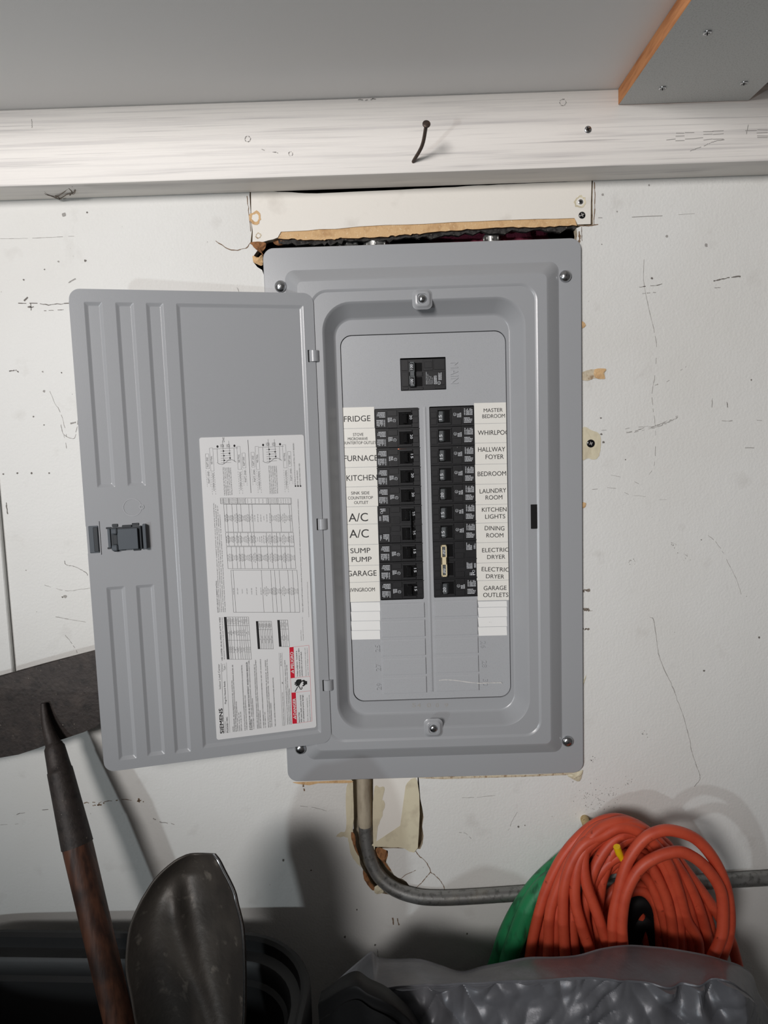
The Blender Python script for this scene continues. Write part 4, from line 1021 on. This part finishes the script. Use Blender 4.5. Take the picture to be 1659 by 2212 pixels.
T(cB, 'DANGER', 1186, 1690, 1478, 38, .02, 3, WK); WK.build('warning_word', 'sheet_white', door); WK = Ink(); T(cB, 'PELIGRO', 1156, 1092, 882, 38, .02, 3, WK); WK.build('warning_word', 'sheet_white', door); WK = Ink()
for (a, b, c) in (((1186, 1748), (1182, 1700), (1144, 1722)), ((1156, 1160), (1152, 1112), (1116, 1134))): WK.poly(pf([a, b, c]))
WK.build('warning_triangle', 'sheet_white', door, kind='stuff')
IH += .0001
K2 = Ink(); T(cB, '!', 1182, 1727, 1720, 26, .03, 2, K2); T(cB, '!', 1152, 1139, 1132, 26, .03, 2, K2); K2.build('warning_mark', 'red_ink', door)

# ================================================================== WALL MARKS
Wk = {'graphite': Ink(), 'graphite_dark': Ink(), 'crack_brown': Ink(), 'dust': Ink()}
def mark(pts, wd=1.2, m='graphite', dash=0.0, jit=.6, y=-.00025, n=5):
    pp = catmull([Vector((a, b, 0)) for a, b in pts], n)
    pp = [Vector((p.x+random.uniform(-jit, jit), p.y+random.uniform(-jit, jit), 0)) for p in pp]
    for a, b in zip(pp, pp[1:]):
        if random.random() < dash: continue
        Wk[m].line(P(a.x, a.y, y), P(b.x, b.y, y), NY, wd*random.uniform(.5, 1.3)*.91/F)
def blob(px, py, r, m='graphite_dark', y=-.0003):
    k = 9; Wk[m].poly([P(px+r*random.uniform(.6, 1.2)*math.cos(2*math.pi*i/k), py+r*random.uniform(.6, 1.2)*math.sin(2*math.pi*i/k), y) for i in range(k)])
mark([(1403, 1332), (1412, 1340), (1418, 1380), (1424, 1418), (1436, 1448), (1452, 1482), (1466, 1520), (1480, 1560), (1490, 1600), (1496, 1630), (1508, 1664), (1512, 1682), (1500, 1700)], 1.3, 'graphite', 0, .7)
mark([(1530, 1156), (1545, 1170), (1560, 1190), (1575, 1220), (1590, 1250), (1604, 1292)], .8, 'graphite', .15)
mark([(1391, 560), (1391, 610), (1400, 660), (1412, 710), (1418, 750), (1415, 810), (1408, 850), (1412, 890), (1416, 930), (1415, 985), (1412, 1010), (1402, 1025)], 1.0, 'graphite', .3)
for o_ in (0, 2, 4): mark([(1350+o_, 938-o_), (1385, 930-o_), (1420, 922-o_), (1445, 912-o_), (1464, 903-o_)], 1.3, 'graphite', .3, 1.3)
mark([(1300, 930), (1350, 926), (1400, 920)], .9, 'graphite', .5, 1); mark([(1375, 621), (1400, 618), (1430, 614)], 1.4, 'graphite_dark', .3, 1.2); mark([(1388, 634), (1400, 633), (1430, 631)], 1.1, 'graphite', .3)
mark([(1541, 607), (1560, 603), (1580, 599), (1600, 597)], 2.4, 'graphite_dark', .1, .7); mark([(1543, 622), (1556, 621)], 1.6, 'graphite', 0)
mark([(1408, 834), (1440, 825), (1470, 800), (1485, 790)], 1, 'graphite', .5); mark([(1539, 860), (1538, 885)], 1.5, 'graphite', .4); mark([(1570, 868), (1572, 880)], 2, 'graphite_dark', 0)
mark([(1560, 910), (1600, 909), (1659, 908)], 1.3, 'graphite', .45, 1); mark([(1590, 967), (1640, 967)], 1.2, 'graphite', .5, 1); mark([(1280, 1020), (1330, 1028), (1380, 1045)], .9, 'graphite', .6, 1); mark([(1270, 1058), (1320, 1054), (1370, 1070), (1440, 1080)], .9, 'graphite', .65, 1.5)
for x, y, r in ((1408, 601, 3), (1298, 903, 2), (1299, 938, 2.6), (1303, 955, 3), (1351, 993, 1.6), (1623, 821, 2), (1515, 1166, 1.4), (1521, 1449, 2.4), (1640, 1377, 2.6), (1120, 1786, 2.4), (1134, 1783, 1.4)): blob(x, y, r)
for a, b, r in ((1482, 1205, 6), (1452, 1176, 3.4), (1368, 1212, 4), (1390, 1586, 4), (1280, 1640, 3), (1360, 1690, 4), (1322, 1712, 6), (1290, 1745, 9)):
    for k in range(10): blob(a+random.gauss(0, r), b+random.gauss(0, r), random.uniform(.5, 1.3), 'graphite')
for k in range(60): blob(1290+random.gauss(0, 26), 1720+random.gauss(0, 18), random.uniform(.5, 1.4), 'graphite')
for k in range(3): mark([(1258, 1276+k*42), (1266, 1275+k*42), (1278, 1276+k*42)], 6, 'dust', .4, 2)
# left side
mark([(40, 654), (80, 656), (110, 658), (147, 655)], 1.6, 'graphite_dark', .35, 1.5); mark([(60, 662), (75, 664)], 3, 'graphite_dark', .2, 1.5); mark([(95, 671), (120, 670), (142, 669)], 1.0, 'graphite_dark', .3, .4); mark([(52, 650), (60, 642)], 3, 'graphite_dark', 0, .4); mark([(66, 655), (67, 670)], 1.6, 'graphite_dark', 0)
mark([(0, 515), (50, 515), (100, 513), (160, 510)], .8, 'graphite', .1, .4); mark([(20, 802), (34, 800), (40, 804)], 2.2, 'graphite_dark', .1)
mark([(107, 845), (118, 870), (130, 890), (140, 925), (146, 955)], .8, 'graphite', .4); mark([(131, 917), (136, 935), (148, 945), (160, 947), (165, 930), (168, 908)], 1.2, 'graphite', .1, .7); mark([(152, 915), (164, 912)], 3, 'graphite', 0); mark([(138, 940), (144, 968)], 1, 'graphite', .4)
for x, y in ((7, 1024), (37, 1022), (68, 1022), (106, 1022)): blob(x, y, 2.3)
mark([(139, 1211), (143, 1220), (160, 1224), (176, 1231), (187, 1238), (189, 1244)], 1.0, 'graphite_dark', 0, .6); mark([(88, 1262), (110, 1268), (140, 1276), (170, 1274), (195, 1270)], .9, 'graphite', .3, .8); blob(140, 1288, 4, 'graphite'); blob(135, 1290, 2)
mark([(120, 1332), (140, 1336), (185, 1344)], 1.2, 'graphite', .1, .5); mark([(140, 1372), (155, 1390), (170, 1415)], .8, 'graphite', .3); mark([(13, 1086), (16, 1110)], 2, 'graphite_dark', .3)
for x, y, r in ((56, 1232, 1.3), (126, 565, 2.4), (184, 563, 3), (96, 582, 1.6), (51, 604, 2.2), (95, 845, 3), (92, 803, 2), (133, 805, 1.8), (138, 463, 5), (188, 459, 2), (72, 900, 2), (95, 918, 1.6)): blob(x, y, r, random.choice(['graphite', 'graphite_dark']))
mark([(148, 611), (156, 606), (163, 602)], 2.6, 'graphite', 0, .3)
mark([(35, 1759), (60, 1754), (115, 1748)], 1.3, 'graphite_dark', .4, 1); mark([(182, 1735), (210, 1734), (235, 1729), (270, 1728), (306, 1728)], 1.8, 'crack_brown', .35, 2)
for c, s in (((211, 1736), 5), ((302, 1730), 4)):
    for k in range(12): blob(c[0]+random.gauss(0, s), c[1]+random.gauss(0, s*.5), random.uniform(.8, 2.2), 'crack_brown')
mark([(330, 1768), (350, 1776), (385, 1782)], 2, 'graphite', .35, 1.5); mark([(0, 1782), (40, 1780)], 1, 'graphite', .4)
# below the panel
mark([(896, 1836), (905, 1848), (920, 1862), (930, 1880), (925, 1890), (912, 1905), (898, 1918)], 1.8, 'crack_brown', 0, .8); mark([(930, 1884), (944, 1895), (955, 1908), (962, 1924)], 1.6, 'crack_brown', 0, .8); mark([(866, 1898), (880, 1888), (898, 1880)], 1.3, 'crack_brown', 0, .5)
mark([(882, 1826), (896, 1836)], 1, 'graphite', 0); mark([(655, 1694), (657, 1708)], 3, 'crack_brown', .1, 1); mark([(848, 1982), (850, 1998)], 3, 'crack_brown', 0, .6); mark([(858, 1984), (862, 1998)], 2.6, 'crack_brown', 0, .6); mark([(815, 2050), (817, 2072)], 1.2, 'graphite_dark', 0)
mark([(998, 1724), (1030, 1722), (1070, 1718)], .9, 'graphite', .2); mark([(982, 1798), (1005, 1800), (1018, 1812)], .9, 'graphite', .2); mark([(1098, 1795), (1108, 1770), (1120, 1750)], .8, 'graphite', .4)
for x, y, r in ((771, 1965, 2), (810, 2041, 2.5), (1009, 2017, 2.5), (745, 2024, 3), (612, 1858, 3), (672, 1880, 2)): blob(x, y, r)
mark([(640, 1740), (680, 1745), (705, 1752)], 1, 'graphite', .4); mark([(1293, 470), (1340, 470), (1500, 462)], 1.1, 'graphite', .45, 1)
for x, y, r in ((1333, 457, 2), (1302, 420, 3), (1402, 400, 2.4), (1440, 510, 3), (1525, 530, 4), (1300, 528, 1.5), (1420, 830, 1.4)): blob(x, y, r, 'graphite')
mark([(512, 621), (519, 640), (521, 660)], 1, 'graphite', 0); mark([(465, 521), (500, 540), (530, 536), (541, 524)], 1.6, 'crack_brown', 0, .8)
mark([(1284, 394), (1285, 430), (1283, 486)], 2.0, 'crack_brown', 0, .6); mark([(534, 424), (537, 455), (541, 500)], 1.6, 'crack_brown', 0, .8); mark([(1248, 487), (1270, 488), (1292, 485)], 2, 'crack_brown', 0, .5)
mark([(1250, 492), (1252, 512), (1251, 530)], 4, 'crack_brown', .2, .6); mark([(1256, 490), (1257, 520)], 1.5, 'dust', .1, .6)
for i in range(70):
    blob(random.uniform(0, 1659), random.uniform(450, 1980), random.uniform(.3, .9), 'graphite')
for k, ink in Wk.items(): ink.build('wall_marks', k, wall, kind='stuff')
# anchor screw right of the panel
o = link('anchor_screw', flat_head(.0052, 'black_gloss'), wall, P(1276, 958, -.001)); link('hex_recess', cross_mesh(.004, 'graphite'), o, (0, 0, 0), local=True)
# beam marks: knots, dirt at the lower edge, cobweb
Bk = Ink()
def bmark(pts, wd, dash=.2, jit=.8):
    pp = catmull([Vector((a, b, 0)) for a, b in pts], 5)
    for a, b in zip(pp, pp[1:]):
        if random.random() < dash: continue
        j = lambda v: P(v.x+random.uniform(-jit, jit), v.y+random.uniform(-jit, jit), BEAM_Y-.0003)
        Bk.line(j(a), j(b), NY, wd*.86/F)
for cx, cy, r in ((535, 300, 6), (628, 332, 4.5), (1216, 221, 7)): bmark([(cx+r*math.cos(t*.7), cy+r*math.sin(t*.7)) for t in range(10)], 1.3, .35)
bmark([(560, 322), (590, 328), (600, 330)], 1.2, .3, 1.5); bmark([(1490, 326), (1520, 315), (1545, 305), (1570, 300)], 1.2, .2); bmark([(1612, 290), (1616, 270)], 1.2, 0); bmark([(765, 214), (790, 215), (815, 213)], 2, .5, 2); bmark([(68, 258), (69, 276)], 1, 0)
for y in (284, 290, 297, 301): bmark([(1440, y+5), (1540, y), (1659, y-4)], 1.2, .5, 1)
Bk.build('beam_marks', 'graphite', beam, kind='stuff')
bm = bmesh.new()
webs = [[(78, 399), (92, 410), (100, 420), (118, 427), (128, 430)], [(118, 427), (135, 418), (148, 406), (158, 402)], [(128, 430), (145, 420), (160, 418), (162, 410)], [(120, 424), (132, 431)], [(148, 406), (156, 416), (150, 422)]]
for wline in webs:
    for k in range(3):
        pp = [P(a+random.uniform(-2, 2), b+random.uniform(-1.5, 1.5), -.040+.0012*(b-402)) for a, b in wline]
        tube(bm, catmull(pp, 4), .0004, 4)
place('cobweb', bm, 'dust', beam, kind='stuff')

# ================================================================== TOOLS AND BIN
# bin: rounded rectangular tub
bz = CAMZ-.631
def binring(inset, z, n=10):
    x0, x1, y0, y1 = -.64, -.113, -.50, -.052; c = Vector(((x0+x1)/2, (y0+y1)/2, 0)); t = math.radians(-3.5); out = []
    for a, b in rrect(x0+inset, x1-inset, y0+inset, y1-inset, max(.10-inset, .02), n):
        d = Vector((a, b, 0))-c
        bow = .010*math.cos(min(1, abs(d.x)/.26)*math.pi/2)*(1 if d.y > .15 else 0)
        d = Vector((d.x*math.cos(t)-d.y*math.sin(t), d.x*math.sin(t)+d.y*math.cos(t), 0)); out.append(c+d+Vector((0, bow, z)))
    return out
bm = bmesh.new(); prevr = None
for ins, z in ((.075, .004), (.02, bz-.06), (.014, bz-.055), (.0005, bz-.050), (0, bz-.004), (.003, bz), (.008, bz), (.012, bz-.004), (.013, bz-.018), (.018, bz-.022), (.024, bz-.023), (.027, bz-.028), (.028, bz-.045), (.033, bz-.050), (.085, .02)):
    ring = [bm.verts.new(p) for p in binring(ins, z)]
    if prevr:
        for i in range(len(ring)): bm.faces.new((prevr[i], prevr[(i+1) % len(ring)], ring[(i+1) % len(ring)], ring[i]))
    else: first = ring
    prevr = ring
bm.faces.new(prevr); bm.faces.new(first)
bmesh.ops.recalc_face_normals(bm, faces=bm.faces[:])
place('storage_bin', bm, 'bin_black', smooth=40, label='black plastic bin holding the hoe and the shovel, at lower left', cat='bin')

# hoe
hoe = empty('garden_hoe', P(257, 2212, -.13), 'rusty wide-bladed hoe with a brown wooden handle standing head up', 'hoe')
spine = [P(94, 1519, -.052), P(100, 1560, -.055), P(112, 1600, -.060)]
axis_a = P(117, 1612, -.062); axis_b = P(167, 1826, -.095); axis_c = P(258, 2212, -.13)
dirw = (axis_c-axis_b).normalized(); end = axis_c+dirw*((axis_c.z-.14)/-dirw.z*1.0)
bl_c = [(-75, 1482), (0, 1460), (100, 1432), (212, 1403), (290, 1382)]
lowe = [(-75, 1655), (0, 1637), (40, 1630), (80, 1617), (115, 1604), (150, 1592), (180, 1582), (205, 1571), (228, 1553), (262, 1528), (284, 1500)]
poly = bl_c[::-1]+lowe
bm = bmesh.new()
def blade_y(px, py): return -.043+.010*((px-100)/190.0)**2*0-.004*math.sin((py-1400)/230*math.pi)
fr = [P(a, b, blade_y(a, b)) for a, b in poly]
slab(bm, [fr], .0028)
bmesh.ops.subdivide_edges(bm, edges=bm.edges[:], cuts=1)
place('blade', bm, 'rust_iron', hoe)
bm = bmesh.new(); pts = catmull(spine+[axis_a], 5); tube(bm, pts, [.0035+.0075*i/(len(pts)-1) for i in range(len(pts))], 12); place('neck', bm, 'rust_iron', hoe, smooth=60)
bm = bmesh.new()
prof_ = [(0, .0088), (.012, .0118), (.05, .0122), (.16, .0130), (.24, .0138), (.245, .0146), (.27, .0148), (.5, .0158), (1.0, .0182)]
pp = [axis_a.lerp(axis_b, t)-(axis_b-axis_a)*.03*(1 if t == 0 else 0) for t, r in prof_]; tube(bm, pp, [r*1.03 for t, r in prof_], 18); place('socket', bm, 'rust_iron', hoe, smooth=50)
bm = bmesh.new(); pp = [axis_b-dirw*.004, axis_b+dirw*.01, axis_b+dirw*.06, axis_c, end]; tube(bm, pp, [.0178, .0180, .0178, .0172, .0170], 18); place('handle', bm, 'old_wood', hoe, smooth=60)
# shovel ---------------------------------------------------------------
shovel = empty('shovel', P(400, 2212, -.17), 'worn steel round-point shovel standing blade up in the black bin', 'shovel')
rows = [(1846, 411, 462), (1852, 398, 467), (1862, 379, 474), (1884, 352, 485), (1907, 331, 497), (1930, 316, 507), (1952, 303, 512), (1997, 283, 523), (2038, 275.5, 527), (2095, 273, 529), (2150, 283, 529), (2212, 294, 527), (2300, 312, 520), (2360, 336, 500)]
sidx = 28
bm = bmesh.new(); grid = []
rows2 = catmull([Vector(r) for r in rows], 4)
for i, r in enumerate(rows2):
    py, xl2, xr2 = r.x, r.y, r.z; line = []
    tt = i/(len(rows2)-1)
    for k in range(sidx*2+1):
        s = k/(sidx*2)
        px = xl2+(xr2-xl2)*s
        c = (s-.5)*2
        yb = -.215-.035*tt                                  # blade plane leans towards the viewer lower down
        dish = .030*(c*c-1)*-1*min(1, tt*3+.25)            # hollow blade: middle lies further back
        crease_c = -.42+.75*min(1, max(0, (py-1900)/330))
        rid = -.013*math.exp(-((c-crease_c)/.27)**2)*min(1, max(0, (py-1885)/90))
        line.append(bm.verts.new(P(px, py, yb+dish*.9+rid-.018*s)))
    grid.append(line)
for a, b in zip(grid, grid[1:]):
    for k in range(len(a)-1): bm.faces.new((a[k], a[k+1], b[k+1], b[k]))
orient(bm, NY)
bmesh.ops.solidify(bm, geom=bm.faces[:], thickness=.0022)
bl = place('blade', bm, 'shovel_steel', shovel, smooth=120)
sa, sb = P(415, 2330, -.245), P(418, 2440, -.26)
bm = bmesh.new(); ed = sb+(sb-sa)*2.2; tube(bm, [sa, sb, ed], [.017, .02, .019], 14); place('handle', bm, 'old_wood', shovel, smooth=60)
bm = bmesh.new(); pp = [P(r.z-1.5, r.x, -.215-.035*(i/(len(rows2)-1))-.0185) for i, r in enumerate(rows2) if r.x < 2330]; tube(bm, pp, .0013, 6); place('worn_rim', bm, 'zinc', shovel, label='bright worn right edge')

# ================================================================== HOSES, PEG, BAG
def C2(x, y, d): return P(1040+x/2.68, 1700+y/2.68, d)
bm = bmesh.new(); a = P(1261, 1764, .01); b = P(1273, 1800, -.06); tube(bm, [a, a.lerp(b, .45), b], [.0060, .0056, .0052], 12); place('wooden_peg', bm, 'peg_paint', smooth=50, label='cream painted wooden peg in the wall behind the orange hose', cat='peg')
# green hose
gl = [[(60, 1130), (105, 1000), (150, 860), (220, 720), (310, 590), (420, 480), (560, 380), (760, 320), (950, 360), (1120, 520), (1260, 800), (1300, 1100)],
      [(190, 1120), (215, 1000), (250, 860), (310, 720), (390, 600), (480, 500), (620, 400), (780, 350), (950, 400), (1100, 560), (1200, 800), (1250, 1120)],
      [(130, 1180), (160, 1010), (205, 870), (275, 700), (360, 580), (470, 500)]]
bm = bmesh.new()
for i, l in enumerate(gl): tube(bm, catmull([C2(x, y, -.0345-(.014 if i == 2 else 0)-.001*i) for x, y in l], 6), .0128, 14)
place('garden_hose', bm, 'green_rubber', smooth=60, label='thick green garden hose hanging behind the orange hose coil', cat='hose')
bm = bmesh.new()  # black tubes filling the dark middle of the orange coil
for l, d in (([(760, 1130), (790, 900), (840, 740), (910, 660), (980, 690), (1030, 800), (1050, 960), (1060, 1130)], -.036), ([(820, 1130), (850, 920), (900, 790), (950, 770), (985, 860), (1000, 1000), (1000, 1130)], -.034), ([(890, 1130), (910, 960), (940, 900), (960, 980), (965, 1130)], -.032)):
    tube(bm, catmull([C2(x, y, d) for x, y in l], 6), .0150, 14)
place('black_loops', bm, 'matte_black', smooth=60, label='black loops filling the middle of the orange hose coil', cat='hose')
# orange hose coil
ol = [  # (depth at the start, depth at the end, points in crop coordinates)
 (-.060, -.050, [(268, 1130), (282, 980), (310, 820), (370, 620), (460, 430), (560, 300), (660, 215), (760, 188), (860, 205), (960, 262), (1080, 380), (1190, 540), (1280, 760), (1330, 1000), (1340, 1120)]),
 (-.066, -.052, [(335, 1130), (345, 960), (375, 780), (440, 560), (520, 390), (610, 280), (720, 225), (840, 215), (950, 270), (1070, 400), (1160, 560), (1230, 760), (1270, 1000), (1280, 1120)]),
 (-.073, -.056, [(385, 1130), (385, 900), (400, 720), (465, 520), (540, 380), (640, 285), (760, 225), (870, 235), (980, 300), (1090, 430), (1150, 600), (1195, 800), (1225, 1000), (1230, 1120)]),
 (-.080, -.062, [(430, 1130), (425, 950), (440, 740), (480, 540), (530, 400), (640, 260), (740, 215), (830, 222), (930, 255), (1040, 350), (1110, 480), (1150, 640), (1170, 800), (1165, 1000), (1155, 1120)]),
 (-.086, -.060, [(500, 1130), (490, 960), (480, 760), (485, 580), (520, 430), (600, 330), (700, 285), (800, 240), (900, 255), (1000, 330), (1080, 450), (1140, 600), (1185, 760), (1250, 900), (1250, 1120)]),
 (-.091, -.052, [(560, 1130), (545, 980), (530, 800), (530, 640), (555, 470), (640, 340), (760, 270), (880, 250), (980, 285), (1100, 420), (1210, 600), (1300, 860), (1320, 1120)]),
 (-.096, -.048, [(690, 1110), (640, 960), (580, 800), (545, 640), (545, 480), (600, 360), (700, 270), (800, 225), (900, 225), (1000, 290), (1120, 430), (1230, 640), (1310, 900), (1330, 1120)]),
 (-.101, -.046, [(800, 1110), (735, 930), (670, 740), (610, 560), (590, 420), (620, 320), (700, 235), (800, 205), (900, 225), (1010, 310), (1120, 450), (1220, 650), (1290, 900), (1310, 1120)]),
 (-.080, -.050, [(640, 1110), (620, 900), (600, 740), (620, 560), (670, 430), (760, 320), (860, 270), (950, 290), (1060, 400), (1150, 560), (1220, 760), (1260, 1000), (1260, 1120)]),
 (-.076, -.070, [(700, 1100), (660, 850), (680, 640), (700, 520), (760, 380), (860, 290), (960, 310), (1040, 430), (1100, 560), (1130, 700), (1150, 900), (1135, 1120)]),
 (-.066, -.066, [(560, 900), (590, 720), (650, 550), (740, 440), (800, 400), (880, 390), (960, 440), (1040, 560), (1090, 700), (1115, 880), (1100, 1120)]),
 (-.062, -.064, [(580, 960), (600, 780), (650, 600), (720, 480), (790, 460), (880, 470), (960, 540), (1030, 660), (1070, 800), (1085, 960), (1075, 1120)]),
 (-.058, -.058, [(600, 980), (620, 760), (690, 540), (760, 450), (860, 380), (960, 400), (1060, 500), (1140, 620), (1200, 800), (1230, 1000), (1235, 1120)]),
 (-.050, -.050, [(620, 830), (680, 720), (740, 620), (820, 560), (900, 560), (980, 610), (1040, 720), (1060, 900), (1050, 1120)]),
 (-.046, -.046, [(640, 900), (700, 780), (770, 690), (850, 610), (940, 600), (1010, 700), (1040, 880), (1040, 1120)]),
 (-.044, -.044, [(860, 660), (920, 740), (950, 850), (960, 1000), (960, 1120)]),
 (-.050, -.042, [(980, 290), (1100, 380), (1200, 500), (1300, 640), (1380, 760), (1440, 880), (1480, 1000), (1500, 1120)]),
 (-.056, -.046, [(960, 260), (1080, 340), (1160, 480), (1250, 620), (1320, 800), (1350, 1000), (1350, 1120)]),
 (-.052, -.046, [(310, 1130), (330, 960), (360, 800), (440, 600), (560, 420), (680, 330), (820, 300), (950, 370), (1080, 520), (1200, 720), (1290, 960), (1310, 1120)]),
 (-.058, -.054, [(470, 1130), (455, 900), (470, 700), (530, 520), (620, 390), (720, 320), (820, 340), (900, 360), (1000, 440), (1080, 560), (1120, 720), (1145, 900), (1140, 1120)]),
 (-.054, -.048, [(590, 1130), (570, 900), (580, 700), (640, 540), (720, 430), (800, 380), (900, 420), (1000, 520), (1070, 660), (1100, 860), (1100, 1120)]),
 (-.106, -.100, [(780, 1100), (765, 900), (770, 750), (800, 580), (850, 430), (930, 310), (1030, 255), (1130, 250), (1240, 300), (1340, 410), (1410, 560), (1440, 720), (1430, 860), (1390, 1000), (1340, 1120)]),
 (-.112, -.108, [(840, 1100), (822, 900), (815, 760), (840, 620), (900, 490), (1000, 410), (1110, 378), (1210, 395), (1310, 470), (1380, 600), (1400, 760), (1380, 880), (1330, 1000), (1270, 1120)]),
]
bm = bmesh.new()
for k_, (d0, d1, l) in enumerate(ol):
    n_ = len(l)
    if d0 > -.1: d0 += (.0045 if k_ % 2 else -.0045); d1 += (.004 if k_ % 2 else -.004)
    l = [(x+random.uniform(-7, 7), y+random.uniform(-6, 6)) for x, y in l]
    pts = catmull([C2(x, y, d0+(d1-d0)*(i/(n_-1))) for i, (x, y) in enumerate(l)], 6)
    tube(bm, pts, .0070, 12)
place('air_hose', bm, 'orange_rubber', smooth=60, label='coil of orange rubber hose hanging at lower right', cat='hose')
# yellow hook
bm = bmesh.new(); tube(bm, catmull([C2(783, 345, -.104), C2(800, 390, -.102), C2(828, 440, -.099), C2(850, 520, -.096), C2(840, 560, -.094), C2(815, 640, -.090), C2(800, 880, -.088)], 5), [.0044]*6+[.0038]*30, 10)
place('hanging_hook', bm, 'yellow_vinyl', smooth=60, label='short yellow rod tip poking out among the orange hose loops', cat='hook')
# bag ------------------------------------------------------------------
cols = [(690, 2161, 2170), (714, 2137, 2160), (739, 2113, 2158), (774, 2083, 2152), (803, 2062, 2146), (818, 2074, 2140), (851, 2077, 2131), (906, 2077, 2127), (952, 2090, 2125), (998, 2103, 2123), (1044, 2092, 2121), (1090, 2083, 2119), (1141, 2073, 2117), (1200, 2072, 2114), (1249, 2068, 2111), (1301, 2054, 2113), (1357, 2047, 2120), (1410, 2050, 2125), (1450, 2054, 2127), (1520, 2066, 2122), (1562, 2077, 2110), (1600, 2090, 2132), (1626, 2110, 2156), (1640, 2148, 2195), (1662, 2185, 2230), (1700, 2260, 2300)]
cc = catmull([Vector(c) for c in cols], 16)
bm = bmesh.new(); grid = []
for i, c in enumerate(cc):
    s = i/(len(cc)-1); e = min(1, s*6, (1-s)*6); ys, yc = -.135, -.135-.060*e
    S, C = P(c.x, c.y, ys), P(c.x, c.z, yc)
    key = [S+Vector((0, .03, -.06)), S+Vector((0, .008, -.006)), S, S.lerp(C, .5)+Vector((0, 0, .002*e)), S.lerp(C, .94), C, C+Vector((0, -.0015, -.004)), C+Vector((0, -.006, -.014)), C+Vector((0, -.020, -.05)), C+Vector((0, -.03, -.11)), C+Vector((0, -.035, -.22)), Vector((C.x, C.y-.03, .25)), Vector((C.x, C.y-.02, 0.002))]
    line = catmull(key, 16); out = []
    for k, p in enumerate(line):
        t = k/16
        if t > 2.6 and t < 11.5:
            amp = min(1, (t-2.6)/1.0)*(1 if t > 5.6 else .35)*(.35 if abs(t-5) < .8 and s < .62 else 1)
            wp = Vector((noise.noise(p*9), noise.noise(p*9+Vector((7, 0, 0))), noise.noise(p*9+Vector((0, 5, 0)))))*.03
            def cells(k, sx, sz, rot):
                q = p+wp; x, z = q.x*math.cos(rot)+q.z*math.sin(rot), -q.x*math.sin(rot)+q.z*math.cos(rot)
                dd, _ = noise.voronoi(Vector((x*k*sx, q.y*k*.3, z*k*sz))); return min(dd[1]-dd[0], .5)*2
            n1 = cells(13, 1, 1.3, .5); n2 = cells(42, 1, .6, -.3); n3 = noise.noise(p*14)
            n4 = abs(noise.noise(Vector((p.x*24+p.z*16, 1.3, p.z*9-p.x*3))+wp*12)); n5 = abs(noise.noise(Vector((p.x*34-p.z*40, 4.1, p.z*16+p.x*10))+wp*20))
            # folds radiating from the pinched knot on the right
            kx, kz = PX(1560, 2112, -.25), PZ(1560, 2112, -.25); dx, dz = p.x-kx, p.z-kz; rr = math.hypot(dx, dz); an = math.atan2(dz, dx)
            fold = math.sin(an*11+noise.noise(p*20)*1.5)*math.exp(-((rr-.05)/.055)**2)
            p = p+Vector((0, -(n1*.0026+n2*.0014+n3*.005+n4*.013+n5*.008+fold*.009)*amp+.005*amp, fold*.002*amp))
        elif t <= 2.6: p = p+Vector((0, 0, noise.noise(Vector((p.x*14, 0, 0)))*.0))
        out.append(bm.verts.new(p))
    grid.append(out)
for a, b in zip(grid, grid[1:]):
    for k in range(len(a)-1): bm.faces.new((a[k], a[k+1], b[k+1], b[k]))
orient(bm, NY)
place('plastic_bag', bm, 'bag_grey', smooth=22, label='crumpled silver grey plastic bag in front of the hoses', cat='bag')
# added black surface standing in for the shaded lower-left side of the grey bag
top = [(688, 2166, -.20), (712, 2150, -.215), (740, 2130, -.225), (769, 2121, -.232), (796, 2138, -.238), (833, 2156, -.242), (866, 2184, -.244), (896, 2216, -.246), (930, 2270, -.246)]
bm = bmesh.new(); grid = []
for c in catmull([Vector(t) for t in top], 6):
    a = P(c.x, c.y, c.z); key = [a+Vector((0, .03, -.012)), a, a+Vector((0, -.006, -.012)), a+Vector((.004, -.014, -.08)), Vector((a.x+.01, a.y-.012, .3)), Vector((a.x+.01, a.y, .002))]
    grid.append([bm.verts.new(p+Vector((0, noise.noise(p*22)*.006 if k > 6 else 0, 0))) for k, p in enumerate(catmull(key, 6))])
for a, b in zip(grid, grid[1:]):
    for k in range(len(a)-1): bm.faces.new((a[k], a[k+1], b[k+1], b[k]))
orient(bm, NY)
place('bag_shade', bm, 'matte_black', smooth=40, label='added black shape for the shaded lower-left side of the grey bag', cat='bag')
